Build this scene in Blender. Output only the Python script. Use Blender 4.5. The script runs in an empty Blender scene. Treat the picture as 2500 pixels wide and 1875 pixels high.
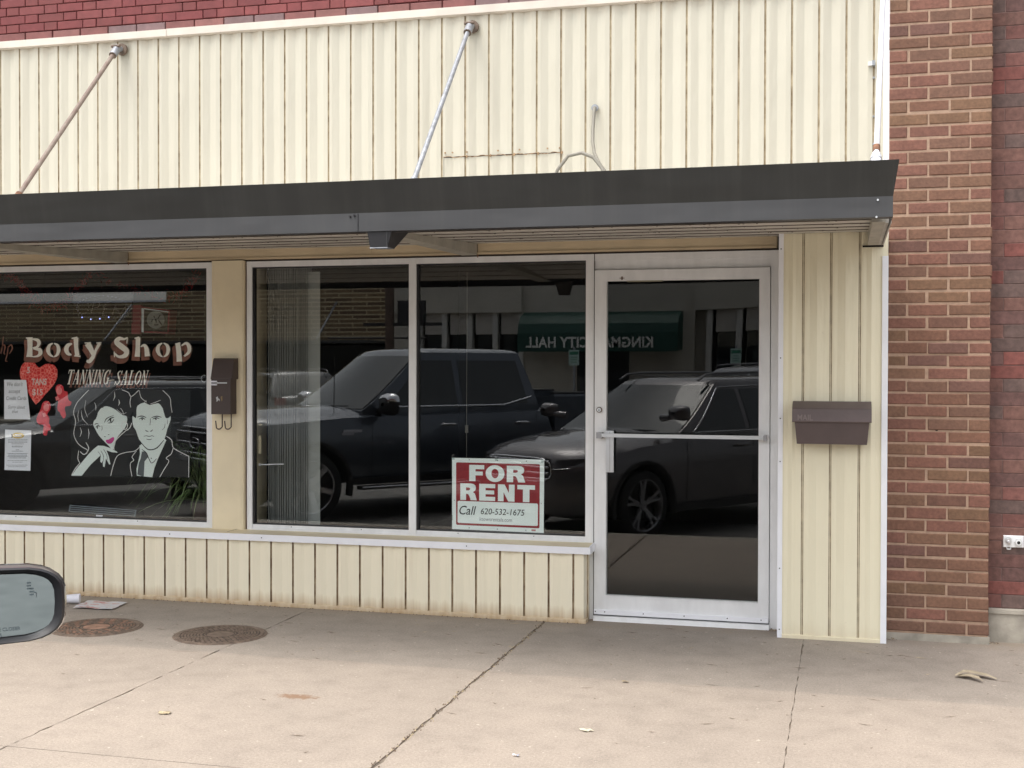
import bpy, bmesh, math, random
from mathutils import Matrix, Vector
R = math.radians
S = bpy.context.scene
COL = S.collection
random.seed(7)

# ------------------------------------------------------------------ camera
cd = bpy.data.cameras.new("camera"); cam = bpy.data.objects.new("camera", cd); COL.objects.link(cam)
cd.sensor_width = 36.0; cd.lens = 3048.13 / 2500 * 36
cd.clip_start = 0.05; cd.clip_end = 500
_r = Vector((0.9661367, 0.25802442, 0.00181206)); _u = Vector((-0.00542225, 0.01328078, 0.9998971)); _b = Vector((0.25797381, -0.96604711, 0.01423012))
M = Matrix.Identity(4)
for i, v in enumerate((_r, _u, _b)):
    for j in range(3): M[j][i] = v[j]
M[0][3], M[1][3], M[2][3] = 0.0, -7.64174, 1.57232
cam.matrix_world = M
S.camera = cam
S.render.resolution_x = 1024; S.render.resolution_y = 768

# ------------------------------------------------------------------ light
SUN_EL, SUN_DIR = 66.0, Vector((-0.55, -0.80))      # hazy high sun, front left
w = bpy.data.worlds.new("World"); S.world = w; w.use_nodes = True
nt = w.node_tree; nt.nodes.clear()
sky = nt.nodes.new('ShaderNodeTexSky'); sky.sky_type = 'NISHITA'; sky.sun_disc = False
sky.sun_elevation = R(SUN_EL); sky.sun_rotation = math.atan2(SUN_DIR.x, SUN_DIR.y)
sky.dust_density = 4.0; sky.air_density = 1.2; sky.ozone_density = 1.0
hs = nt.nodes.new('ShaderNodeHueSaturation'); hs.inputs['Saturation'].default_value = 0.22; hs.inputs['Value'].default_value = 1.0
bg = nt.nodes.new('ShaderNodeBackground'); bg.inputs['Strength'].default_value = 0.15
wo = nt.nodes.new('ShaderNodeOutputWorld')
nt.links.new(sky.outputs[0], hs.inputs['Color']); nt.links.new(hs.outputs[0], bg.inputs[0]); nt.links.new(bg.outputs[0], wo.inputs[0])
sl = bpy.data.lights.new("sun", 'SUN'); sl.energy = 0.6; sl.angle = R(22); sl.color = (1.0, 0.95, 0.88)
so = bpy.data.objects.new("sun", sl); COL.objects.link(so)
_d = Vector((SUN_DIR.x, SUN_DIR.y, 0)).normalized() * math.cos(R(SUN_EL)); _d.z = math.sin(R(SUN_EL))
so.rotation_euler = _d.to_track_quat('Z', 'Y').to_euler()
S.view_settings.view_transform = 'Standard'; S.view_settings.look = 'None'
S.view_settings.exposure = 1.22; S.view_settings.gamma = 1.0
S.render.engine = 'CYCLES'
try:
    S.cycles.max_bounces = 8; S.cycles.transparent_max_bounces = 16; S.cycles.glossy_bounces = 5
except Exception: pass

# ------------------------------------------------------------------ material helpers
def new_mat(name):
    m = bpy.data.materials.new(name); m.use_nodes = True
    n = m.node_tree.nodes; n.clear()
    out = n.new('ShaderNodeOutputMaterial'); p = n.new('ShaderNodeBsdfPrincipled')
    m.node_tree.links.new(p.outputs[0], out.inputs[0])
    return m, m.node_tree, p, out
def coords(t, kind='Object', scale=(1, 1, 1), loc=(0, 0, 0)):
    if kind == 'World':
        g = t.nodes.new('ShaderNodeNewGeometry'); src = g.outputs['Position']
    else:
        c = t.nodes.new('ShaderNodeTexCoord'); src = c.outputs[kind]
    mp = t.nodes.new('ShaderNodeMapping'); mp.inputs['Scale'].default_value = scale; mp.inputs['Location'].default_value = loc
    t.links.new(src, mp.inputs[0]); return mp.outputs[0]
def noise(t, vec, scale, detail=4, rough=0.55):
    n = t.nodes.new('ShaderNodeTexNoise'); n.inputs['Scale'].default_value = scale
    n.inputs['Detail'].default_value = detail; n.inputs['Roughness'].default_value = rough
    t.links.new(vec, n.inputs['Vector']); return n.outputs['Fac']
def ramp(t, fac, stops):
    r = t.nodes.new('ShaderNodeValToRGB'); e = r.color_ramp.elements
    while len(e) < len(stops): e.new(0.5)
    for i, (p, c) in enumerate(stops):
        e[i].position = p; e[i].color = (c[0], c[1], c[2], 1) if hasattr(c, '__len__') else (c, c, c, 1)
    t.links.new(fac, r.inputs[0]); return r.outputs[0]
def mixc(t, fac, a, b, mode='MIX'):
    m = t.nodes.new('ShaderNodeMix'); m.data_type = 'RGBA'; m.blend_type = mode
    for s, v in ((m.inputs[0], fac), (m.inputs[6], a), (m.inputs[7], b)):
        if isinstance(v, bpy.types.NodeSocket): t.links.new(v, s)
        elif hasattr(v, '__len__'): s.default_value = (v[0], v[1], v[2], 1)
        else: s.default_value = v
    return m.outputs[2]
def mth(t, op, a, b=None, clamp=False):
    m = t.nodes.new('ShaderNodeMath'); m.operation = op; m.use_clamp = clamp
    for s, v in ((m.inputs[0], a), (m.inputs[1], b)):
        if v is None: continue
        if isinstance(v, bpy.types.NodeSocket): t.links.new(v, s)
        else: s.default_value = v
    return m.outputs[0]
def sep(t, vec):
    s = t.nodes.new('ShaderNodeSeparateXYZ'); t.links.new(vec, s.inputs[0]); return s.outputs
def bump(t, p, h, strength=0.3, dist=0.01):
    b = t.nodes.new('ShaderNodeBump'); b.inputs['Strength'].default_value = strength; b.inputs['Distance'].default_value = dist
    t.links.new(h, b.inputs['Height']); t.links.new(b.outputs[0], p.inputs['Normal'])
def mat(name, c, rough=0.6, metal=0.0, var=0.12, scale=8.0, bmp=0.0, bscale=None, stretch=(1, 1, 1), tint=None, spec=0.5, coat=0.0):
    m, t, p, o = new_mat(name)
    v = coords(t, 'World', stretch); f = noise(t, v, scale, 6)
    lo = [max(0, x * (1 - var)) for x in c]; hi = [min(1, x * (1 + var)) for x in c]
    if tint: lo = tint
    t.links.new(ramp(t, f, [(0.3, lo), (0.7, hi)]), p.inputs['Base Color'])
    p.inputs['Roughness'].default_value = rough; p.inputs['Metallic'].default_value = metal
    p.inputs['Specular IOR Level'].default_value = spec; p.inputs['Coat Weight'].default_value = coat
    if coat: p.inputs['Coat Roughness'].default_value = 0.04
    if bmp: bump(t, p, noise(t, coords(t, 'World', stretch), bscale or scale * 6, 4), bmp, 0.004)
    return m
def emat(name, c, e):
    m, t, p, o = new_mat(name); p.inputs['Base Color'].default_value = (*c, 1)
    p.inputs['Emission Color'].default_value = (*c, 1); p.inputs['Emission Strength'].default_value = e; return m
def glass_mat(name, base=0.045, tint=(0.93, 0.95, 0.93), refl=(1, 1, 1), rough=0.0, tr=1.0, wob=0.0):
    m = bpy.data.materials.new(name); m.use_nodes = True; t = m.node_tree; t.nodes.clear()
    o = t.nodes.new('ShaderNodeOutputMaterial'); mx = t.nodes.new('ShaderNodeMixShader')
    tb = t.nodes.new('ShaderNodeBsdfTransparent'); tb.inputs[0].default_value = (*tint, 1)
    g = t.nodes.new('ShaderNodeBsdfGlossy'); g.inputs['Color'].default_value = (*refl, 1); g.inputs['Roughness'].default_value = rough
    lw = t.nodes.new('ShaderNodeLayerWeight'); lw.inputs[0].default_value = 0.5
    f = mth(t, 'POWER', lw.outputs['Facing'], 5.0); f = mth(t, 'MULTIPLY', f, 1 - base); f = mth(t, 'ADD', f, base, True)
    if wob:
        b = t.nodes.new('ShaderNodeBump'); b.inputs['Strength'].default_value = wob; b.inputs['Distance'].default_value = 0.01
        t.links.new(noise(t, coords(t, 'World'), 1.1, 1), b.inputs['Height']); t.links.new(b.outputs[0], g.inputs['Normal'])
    t.links.new(f, mx.inputs[0]); t.links.new(tb.outputs[0], mx.inputs[1]); t.links.new(g.outputs[0], mx.inputs[2])
    t.links.new(mx.outputs[0], o.inputs[0]); return m
def brick_mat(name, rough=0.85, bmp=0.5, speck=0.25, nscale=60, ramp2=None):
    m, t, p, o = new_mat(name)
    a = t.nodes.new('ShaderNodeAttribute'); a.attribute_name = 'Col'
    v = coords(t, 'World'); f = noise(t, v, nscale, 5); g = noise(t, v, 9, 5)
    c = mixc(t, 1.0, a.outputs['Color'], ramp(t, f, [(0.3, 1 - speck), (0.7, 1 + speck * .4)]), 'MULTIPLY')
    c = mixc(t, 1.0, c, ramp(t, g, [(0.3, 0.86), (0.7, 1.08)]), 'MULTIPLY')
    t.links.new(c, p.inputs['Base Color']); p.inputs['Roughness'].default_value = rough
    bump(t, p, f, bmp, 0.004); return m

# siding paint: creamy enamel, rust bleeding from the top trim and the grooves, splashed dirt at the foot
def siding_mat(name, c, rust=0.25, foot=0.5):
    m, t, p, o = new_mat(name)
    v = coords(t, 'World'); s = sep(t, v)
    big = noise(t, v, 1.3, 3); streak = noise(t, coords(t, 'World', (26, 26, 0.9)), 1.0, 5); fine = noise(t, v, 45, 4)
    col = ramp(t, big, [(0.3, [x * .96 for x in c]), (0.7, [min(1, x * 1.02) for x in c])])
    st = mth(t, 'MULTIPLY', ramp(t, streak, [(0.56, 0.0), (0.78, 1.0)]), rust)
    col = mixc(t, st, col, (0.55, 0.42, 0.28))
    ft = mth(t, 'SUBTRACT', 0.10, s[2]); ft = mth(t, 'MULTIPLY', ft, 9.0); ft = mth(t, 'ADD', ft, mth(t, 'SUBTRACT', streak, 0.55))
    ft = mth(t, 'MULTIPLY', mth(t, 'MAXIMUM', ft, 0.0, True), foot, True)
    col = mixc(t, ft, col, (0.46, 0.31, 0.17))
    hi = mth(t, 'MULTIPLY', mth(t, 'SUBTRACT', s[2], 3.72), 8.0); hi = mth(t, 'ADD', hi, mth(t, 'SUBTRACT', streak, 0.5)); hi = mth(t, 'MULTIPLY', mth(t, 'MAXIMUM', hi, 0.0, True), 0.35, True)
    col = mixc(t, hi, col, (0.62, 0.47, 0.33))
    col = mixc(t, mth(t, 'MULTIPLY', ramp(t, fine, [(0.72, 0.0), (0.78, 1.0)]), 0.25), col, (0.45, 0.38, 0.28))
    t.links.new(col, p.inputs['Base Color']); p.inputs['Roughness'].default_value = 0.42
    bump(t, p, mth(t, 'ADD', noise(t, coords(t, 'World', (5, 5, 1.2)), 1.6, 3), mth(t, 'MULTIPLY', noise(t, v, 24, 2), .06)), 0.6, 0.02); return m
def groove_mat(name, c, c2):
    m, t, p, o = new_mat(name)
    f = noise(t, coords(t, 'World', (3, 3, 9)), 1.5, 6)
    t.links.new(ramp(t, f, [(0.35, c), (0.68, c2)]), p.inputs['Base Color']); p.inputs['Roughness'].default_value = 0.9; return m

# sidewalk: slabs, joints are real gaps; a greyer strip along the wall, partly painted canopy shade; stains, speckle
def walk_mat():
    m, t, p, o = new_mat('sidewalk_concrete')
    v = coords(t, 'World'); s = sep(t, v)
    n1 = noise(t, v, 0.9, 6); n2 = noise(t, v, 7, 6); n3 = noise(t, v, 160, 3); n4 = noise(t, v, 38, 2)
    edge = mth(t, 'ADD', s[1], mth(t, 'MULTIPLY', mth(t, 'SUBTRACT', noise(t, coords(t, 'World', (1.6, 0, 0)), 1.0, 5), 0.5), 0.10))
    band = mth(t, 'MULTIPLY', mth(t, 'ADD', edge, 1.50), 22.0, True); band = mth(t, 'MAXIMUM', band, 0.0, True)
    col = mixc(t, band, (0.375, 0.313, 0.256), (0.295, 0.254, 0.214))  # greyer concrete, also carries the canopy's shadow edge as colour
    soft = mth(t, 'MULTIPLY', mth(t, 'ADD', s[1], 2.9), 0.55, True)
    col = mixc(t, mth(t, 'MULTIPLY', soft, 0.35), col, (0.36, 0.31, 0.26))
    col = mixc(t, 1.0, col, ramp(t, n1, [(0.3, 0.90), (0.7, 1.06)]), 'MULTIPLY')
    col = mixc(t, 1.0, col, ramp(t, n2, [(0.25, 0.86), (0.5, 1.0), (0.75, 1.07)]), 'MULTIPLY')
    col = mixc(t, 1.0, col, ramp(t, n3, [(0.3, 0.80), (0.7, 1.14)]), 'MULTIPLY'); col = mixc(t, 1.0, col, ramp(t, noise(t, v, 75, 3), [(0.3, 0.86), (0.7, 1.10)]), 'MULTIPLY')
    col = mixc(t, mth(t, 'MULTIPLY', ramp(t, n4, [(0.70, 0.0), (0.74, 1.0)]), 0.5), col, (0.20, 0.16, 0.12))
    col = mixc(t, mth(t, 'MULTIPLY', ramp(t, noise(t, coords(t, 'World', (1, 1, 1), (9, 4, 2)), 30, 2), [(0.71, 0.0), (0.74, 1.0)]), 0.55), col, (0.68, 0.60, 0.50))
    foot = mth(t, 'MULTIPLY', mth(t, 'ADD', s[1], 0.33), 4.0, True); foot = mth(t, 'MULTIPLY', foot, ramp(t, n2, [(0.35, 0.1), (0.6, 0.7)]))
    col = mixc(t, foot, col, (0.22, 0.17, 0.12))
    # rust-brown spot and crack litter beside it
    def spot(x, y, rx, ry):
        a = mth(t, 'POWER', mth(t, 'DIVIDE', mth(t, 'SUBTRACT', s[0], x), rx), 2.0)
        b = mth(t, 'POWER', mth(t, 'DIVIDE', mth(t, 'SUBTRACT', s[1], y), ry), 2.0)
        return mth(t, 'MULTIPLY', mth(t, 'SUBTRACT', 1.0, mth(t, 'ADD', mth(t, 'ADD', a, b), mth(t, 'MULTIPLY', mth(t, 'SUBTRACT', n4, 0.5), 2.6))), 1.4, True)
    col = mixc(t, mth(t, 'MULTIPLY', mth(t, 'MAXIMUM', spot(-2.51, -2.19, 0.11, 0.05), 0.0, True), 0.85), col, (0.24, 0.14, 0.08))
    # hairline dirt along the strip's edge
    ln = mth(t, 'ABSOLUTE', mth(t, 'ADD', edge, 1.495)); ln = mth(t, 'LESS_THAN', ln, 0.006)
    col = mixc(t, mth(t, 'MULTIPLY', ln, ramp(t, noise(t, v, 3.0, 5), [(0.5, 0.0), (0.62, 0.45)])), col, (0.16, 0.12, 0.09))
    t.links.new(col, p.inputs['Base Color']); p.inputs['Roughness'].default_value = 0.9
    bump(t, p, mth(t, 'ADD', n3, mth(t, 'MULTIPLY', n2, 0.6)), 0.25, 0.004); return m

MT = {}
MT['siding'] = siding_mat('cream_enamel', (0.555, 0.523, 0.428), 0.07, 0.0)
MT['kick'] = siding_mat('cream_enamel_kick', (0.88, 0.81, 0.63), 0.22, 1.0)
MT['panel'] = siding_mat('cream_enamel_panel', (0.82, 0.76, 0.57), 0.06, 0.25)
MT['groove'] = groove_mat('groove_dirt', (0.27, 0.21, 0.13), (0.50, 0.42, 0.29))
MT['groove_rust'] = groove_mat('groove_rust', (0.22, 0.14, 0.075), (0.50, 0.39, 0.25))
MT['header'] = mat('header_paint', (0.60, 0.49, 0.33), 0.55, var=0.12, scale=3)
MT['beige'] = mat('beige_paint', (0.78, 0.68, 0.48), 0.5, var=0.08, scale=3)
MT['alum'] = mat('aluminium_frame', (0.80, 0.805, 0.81), 0.45, 0.12, var=0.06, scale=5, stretch=(3, 3, 1), bmp=0.05)
MT['alum_dk'] = mat('aluminium_shadow_gap', (0.05, 0.04, 0.035), 0.8)
MT['trimw'] = mat('white_trim', (0.84, 0.85, 0.89), 0.4, var=0.05, scale=6)
MT['trimc'] = mat('cream_trim', (0.68, 0.61, 0.53), 0.5, var=0.10, scale=5, bmp=0.2)
MT['fascia_up'] = mat('grey_fascia_shaded', (0.030, 0.029, 0.026), 0.45, var=0.12, scale=3)  # fascia grey darkened: shade of the down-facing flare put into the colour
MT['fascia_lo'] = mat('grey_fascia', (0.050, 0.050, 0.052), 0.45, var=0.10, scale=2)
for k_ in ('fascia_up', 'fascia_lo'):
    t_ = MT[k_].node_tree; p_ = [n for n in t_.nodes if n.type == 'BSDF_PRINCIPLED'][0]; src_ = p_.inputs['Base Color'].links[0].from_socket
    dr_ = ramp(t_, noise(t_, coords(t_, 'World', (14, 1, .7)), 1.2, 5), [(0.48, 0.0), (0.80, 0.16)]); t_.links.new(mixc(t_, dr_, src_, (0.10, 0.095, 0.085)), p_.inputs['Base Color'])
    bump(t_, p_, noise(t_, coords(t_, 'World', (1, 1, 3)), 1.6, 2), 0.5, 0.02)
MT['deck'] = mat('galvanised_deck', (0.52, 0.495, 0.45), 0.6, 0.1, var=0.18, scale=6, bmp=0.3)
MT['beam'] = mat('painted_beam', (0.37, 0.35, 0.30), 0.6, var=0.15, scale=9, bmp=0.2)
MT['rust'] = mat('rust', (0.20, 0.10, 0.06), 0.9, var=0.5, scale=40, bmp=0.5)
MT['galv'] = mat('galvanised_pipe', (0.33, 0.345, 0.37), 0.5, 0.4, var=0.25, scale=30, bmp=0.1)
MT['rodtan'] = mat('weathered_tan_pipe', (0.24, 0.20, 0.165), 0.75, 0.1, var=0.25, scale=14, bmp=0.2, tint=(0.21, 0.145, 0.12))
MT['white_pipe'] = mat('white_pipe', (0.72, 0.73, 0.78), 0.45, 0.1, var=0.08, scale=10)
MT['blackgap'] = mat('gap_black', (0.012, 0.010, 0.009), 0.95)
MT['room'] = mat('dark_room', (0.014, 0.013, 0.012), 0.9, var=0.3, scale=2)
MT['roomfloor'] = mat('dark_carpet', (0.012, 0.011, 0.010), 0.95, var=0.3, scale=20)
MT['pane'] = glass_mat('window_glass', 0.054, (0.97, 0.985, 0.98))
MT['mort'] = mat('tan_mortar', (0.39, 0.265, 0.19), 0.95, var=0.15, scale=30, bmp=0.6)
MT['mort_red'] = mat('dark_mortar', (0.16, 0.10, 0.09), 0.95, var=0.4, scale=12, bmp=0.6)
MT['mort_paint'] = mat('painted_mortar', (0.13, 0.035, 0.035), 0.9, var=0.3, scale=25, bmp=0.5)
MT['brick'] = brick_mat('brown_brick'); MT['brick_red'] = brick_mat('red_brick', speck=0.35, nscale=28); MT['brick_paint'] = brick_mat('painted_brick', 0.7, 0.4, 0.12, 30)
MT['concrete'] = mat('grey_concrete', (0.34, 0.31, 0.26), 0.95, var=0.28, scale=9, bmp=0.5)
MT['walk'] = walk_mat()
MT['joint'] = groove_mat('joint_dirt', (0.12, 0.095, 0.07), (0.27, 0.22, 0.17))
MT['asphalt'] = mat('worn_concrete_street', (0.20, 0.19, 0.175), 0.9, var=0.25, scale=5, bmp=0.5, bscale=90)
MT['iron'] = mat('cast_iron', (0.17, 0.125, 0.095), 0.75, 0.25, var=0.35, scale=30, bmp=0.3)
MT['iron_rust'] = mat('rusty_iron', (0.27, 0.16, 0.11), 0.85, 0.1, var=0.4, scale=18, bmp=0.3)
MT['iron_groove'] = mat('iron_groove', (0.075, 0.055, 0.042), 0.9, var=0.4, scale=30)
MT['boxbrown'] = mat('brown_enamel', (0.115, 0.085, 0.082), 0.5, var=0.1, scale=8, bmp=0.15)
MT['boxdark'] = mat('dark_brown_enamel', (0.055, 0.036, 0.032), 0.45, var=0.1, scale=8)
MT['mailtxt'] = mat('embossed_letter', (0.20, 0.155, 0.145), 0.45, 0.1)
MT['silver'] = mat('brushed_silver', (0.72, 0.73, 0.74), 0.28, 0.8, var=0.05)
MT['chrome'] = mat('chrome', (0.80, 0.81, 0.83), 0.08, 1.0, var=0.02)
MT['redframe'] = mat('red_plastic', (0.30, 0.02, 0.03), 0.4)
MT['paper'] = mat('white_paper', (0.86, 0.87, 0.94), 0.7, var=0.03, scale=4)
MT['ink'] = mat('black_ink', (0.02, 0.02, 0.025), 0.6)
MT['inkg'] = mat('faded_ink', (0.25, 0.26, 0.30), 0.7)
MT['inky'] = mat('yellow_ink', (0.75, 0.52, 0.12), 0.6)
MT['cable'] = mat('cream_cable', (0.22, 0.205, 0.17), 0.5, var=0.08)
MT['litter'] = mat('dry_leaf', (0.40, 0.32, 0.20), 0.85, var=0.4, scale=40)
MT['litterd'] = mat('dark_twig', (0.13, 0.09, 0.06), 0.9, var=0.3, scale=40)
MT['rubber'] = mat('tyre_rubber', (0.022, 0.022, 0.023), 0.8, var=0.2, scale=20)
MT['blackpl'] = mat('black_plastic', (0.018, 0.017, 0.019), 0.45, var=0.2, scale=10)

# ------------------------------------------------------------------ object helpers
def tag(o, label=None, cat=None, group=None, kind=None):
    if label: o['label'] = label
    if cat: o['category'] = cat
    if group: o['group'] = group
    if kind: o['kind'] = kind
    return o
def empty(name, loc=(0, 0, 0), rz=0.0, label=None, cat=None, group=None):
    o = bpy.data.objects.new(name, None); COL.objects.link(o); o.location = loc; o.rotation_euler = (0, 0, rz)
    o.empty_display_size = 0.2
    return tag(o, label, cat, group)
def copy_tree(o, parent=None):
    c = o.copy(); COL.objects.link(c); c.parent = parent
    if parent is not None: c.matrix_parent_inverse = o.matrix_parent_inverse.copy()
    for ch in list(o.children): copy_tree(ch, c)
    return c
class MB:
    def __init__(s): s.v = []; s.f = []; s.m = []; s.c = []; s.sm = []
    def add(s, vs, fs, mi=0, col=None, smooth=False):
        b = len(s.v); s.v += [tuple(v) for v in vs]
        for f in fs: s.f.append([b + i for i in f]); s.m.append(mi); s.c.append(col); s.sm.append(smooth)
    def box(s, x0, x1, y0, y1, z0, z1, mi=0, col=None, rot=None):
        vs = [(x, y, z) for z in (z0, z1) for y in (y0, y1) for x in (x0, x1)]
        if rot:  # rotate around centre
            c = Vector(((x0 + x1) / 2, (y0 + y1) / 2, (z0 + z1) / 2)); vs = [tuple(rot @ (Vector(v) - c) + c) for v in vs]
        s.add(vs, [(0, 2, 3, 1), (4, 5, 7, 6), (0, 1, 5, 4), (2, 6, 7, 3), (0, 4, 6, 2), (1, 3, 7, 5)], mi, col)
    def cbox(s, x0, x1, y0, y1, z0, z1, b=0.004, mi=0, col=None):   # chamfered on the -y face
        vs = [(x0, y1, z0), (x1, y1, z0), (x1, y1, z1), (x0, y1, z1), (x0, y0 + b, z0), (x1, y0 + b, z0), (x1, y0 + b, z1), (x0, y0 + b, z1),
              (x0 + b, y0, z0 + b), (x1 - b, y0, z0 + b), (x1 - b, y0, z1 - b), (x0 + b, y0, z1 - b)]
        s.add(vs, [(8, 9, 10, 11), (4, 5, 9, 8), (5, 6, 10, 9), (6, 7, 11, 10), (7, 4, 8, 11), (0, 1, 5, 4), (1, 2, 6, 5), (2, 3, 7, 6), (3, 0, 4, 7), (3, 2, 1, 0)], mi, col)
    def prism(s, pts, ax, a, b, mi=0):       # pts 2D; ax: axis of extrusion
        def P(p, t):
            return {'y': (p[0], t, p[1]), 'x': (t, p[0], p[1]), 'z': (p[0], p[1], t)}[ax]
        n = len(pts); vs = [P(p, a) for p in pts] + [P(p, b) for p in pts]
        s.add(vs, [list(range(n)), list(range(2 * n - 1, n - 1, -1))] + [(i, i + n, (i + 1) % n + n, (i + 1) % n) for i in range(n)], mi)
    def tube(s, path, r, n=10, mi=0, caps=True, smooth=True):
        P = [Vector(p) for p in path]; rr = r if hasattr(r, '__len__') else [r] * len(P); vs = []
        up = Vector((0, 0, 1))
        for i, p in enumerate(P):
            d = (P[min(i + 1, len(P) - 1)] - P[max(i - 1, 0)]).normalized()
            a = d.cross(up)
            if a.length < 0.05: a = d.cross(Vector((0, 1, 0)))
            a.normalize(); b = a.cross(d)
            for k in range(n):
                th = 2 * math.pi * k / n; vs.append(p + (a * math.cos(th) + b * math.sin(th)) * rr[i])
        fs = [(i * n + k, i * n + (k + 1) % n, (i + 1) * n + (k + 1) % n, (i + 1) * n + k) for i in range(len(P) - 1) for k in range(n)]
        s.add(vs, fs, mi, None, smooth)
        if caps: s.add([vs[k] for k in range(n)], [list(range(n))], mi); s.add([vs[-n + k] for k in range(n)], [list(range(n - 1, -1, -1))], mi)
    def grid(s, rows, mi=0, closed=False, smooth=True):
        n = len(rows[0]); vs = [p for r in rows for p in r]
        fs = [(i * n + k, i * n + (k + 1) % n, (i + 1) * n + (k + 1) % n, (i + 1) * n + k) for i in range(len(rows) - 1) for k in range(n if closed else n - 1)]
        s.add(vs, fs, mi, None, smooth)
    def build(s, name, mats, parent=None, sharp=None, loc=None):
        me = bpy.data.meshes.new(name); me.from_pydata(s.v, [], s.f)
        for m in (mats if isinstance(mats, (list, tuple)) else [mats]): me.materials.append(m)
        me.polygons.foreach_set('material_index', s.m); me.polygons.foreach_set('use_smooth', s.sm)
        if any(c is not None for c in s.c):
            ca = me.color_attributes.new('Col', 'FLOAT_COLOR', 'CORNER'); i = 0
            for f, c in zip(s.f, s.c):
                c = c or (1, 1, 1)
                for _ in f: ca.data[i].color = (c[0], c[1], c[2], 1); i += 1
        me.validate(); me.update()
        if sharp: me.set_sharp_from_angle(angle=R(sharp))
        o = bpy.data.objects.new(name, me); COL.objects.link(o)
        if parent is not None: o.parent = parent
        if loc: o.location = loc
        return o
def text_mesh(body, size, xf, extrude=0.0, offset=0.0, shear=0.0, align='LEFT', sx=1.0, spacing=1.0):
    """Returns (verts, faces) of built-in-font text; xf maps (u, v) to xyz."""
    cu = bpy.data.curves.new('t', 'FONT'); cu.body = body; cu.size = size; cu.offset = offset; cu.shear = shear; cu.align_x = align
    cu.space_character = spacing; cu.resolution_u = 3
    ob = bpy.data.objects.new('t', cu); COL.objects.link(ob)
    bpy.context.view_layer.update()
    me = bpy.data.meshes.new_from_object(ob.evaluated_get(bpy.context.evaluated_depsgraph_get()))
    vs = [xf(v.co.x * sx, v.co.y) for v in me.vertices]; fs = [list(p.vertices) for p in me.polygons]
    bpy.data.objects.remove(ob); bpy.data.meshes.remove(me); bpy.data.curves.remove(cu)
    return vs, fs
def quadmap(c00, c10, c01, c11, W, H, y):   # design units -> wall coordinates (x, z) at depth y
    def f(u, v, dy=0.0):
        a, b = u / W, v / H
        x = (c00[0] * (1 - a) + c10[0] * a) * (1 - b) + (c01[0] * (1 - a) + c11[0] * a) * b
        z = (c00[1] * (1 - a) + c10[1] * a) * (1 - b) + (c01[1] * (1 - a) + c11[1] * a) * b
        return (x, y + dy, z)
    return f
def ribbon(mb, f, pts, dy, mi=0, grow=0.0, off=(0, 0), close=False):
    """pts (x, y, w): stroke of changing width in design units."""
    P = [(Vector((p[0] + off[0], p[1] + off[1])), p[2] + grow) for p in pts]
    # Catmull-Rom refine
    Q = []
    for i in range(len(P) - 1):
        p0, p1, p2, p3 = P[max(i - 1, 0)], P[i], P[i + 1], P[min(i + 2, len(P) - 1)]
        k = 5 if len(P) > 2 else 1
        for j in range(k):
            t = j / k
            c = 0.5 * ((2 * p1[0]) + (p2[0] - p0[0]) * t + (2 * p0[0] - 5 * p1[0] + 4 * p2[0] - p3[0]) * t * t + (3 * p1[0] - p0[0] - 3 * p2[0] + p3[0]) * t ** 3)
            Q.append((c, p1[1] + (p2[1] - p1[1]) * t))
    Q.append(P[-1]); L, Rr = [], []
    for i, (c, wd) in enumerate(Q):
        d = Q[min(i + 1, len(Q) - 1)][0] - Q[max(i - 1, 0)][0]
        d = d.normalized() if d.length > 1e-6 else Vector((1, 0)); n = Vector((-d.y, d.x)) * wd / 2
        a, b = c + n, c - n; L.append(f(a.x, a.y, dy)); Rr.append(f(b.x, b.y, dy))
    mb.grid([L, Rr], mi, smooth=False)
def poly(mb, f, pts, dy, mi=0, smooth=True):
    if smooth and len(pts) > 4:
        Q = []; n = len(pts)
        for i in range(n):
            p0, p1, p2, p3 = [Vector(pts[(i + k - 1) % n]) for k in range(4)]
            for j in range(3):
                t = j / 3; Q.append(0.5 * ((2 * p1) + (p2 - p0) * t * .8 + (2 * p0 - 5 * p1 + 4 * p2 - p3) * t * t * .8 + (3 * p1 - p0 - 3 * p2 + p3) * t ** 3 * .8) if False else p1.lerp(p2, t) + ((p1 - p0).normalized() - (p3 - p2).normalized()) * (t * (1 - t)) * min((p2 - p1).length, 60) * 0.35)
        pts = [(q.x, q.y) for q in Q]
    mb.add([f(p[0], p[1], dy) for p in pts], [list(range(len(pts)))], mi)

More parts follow.
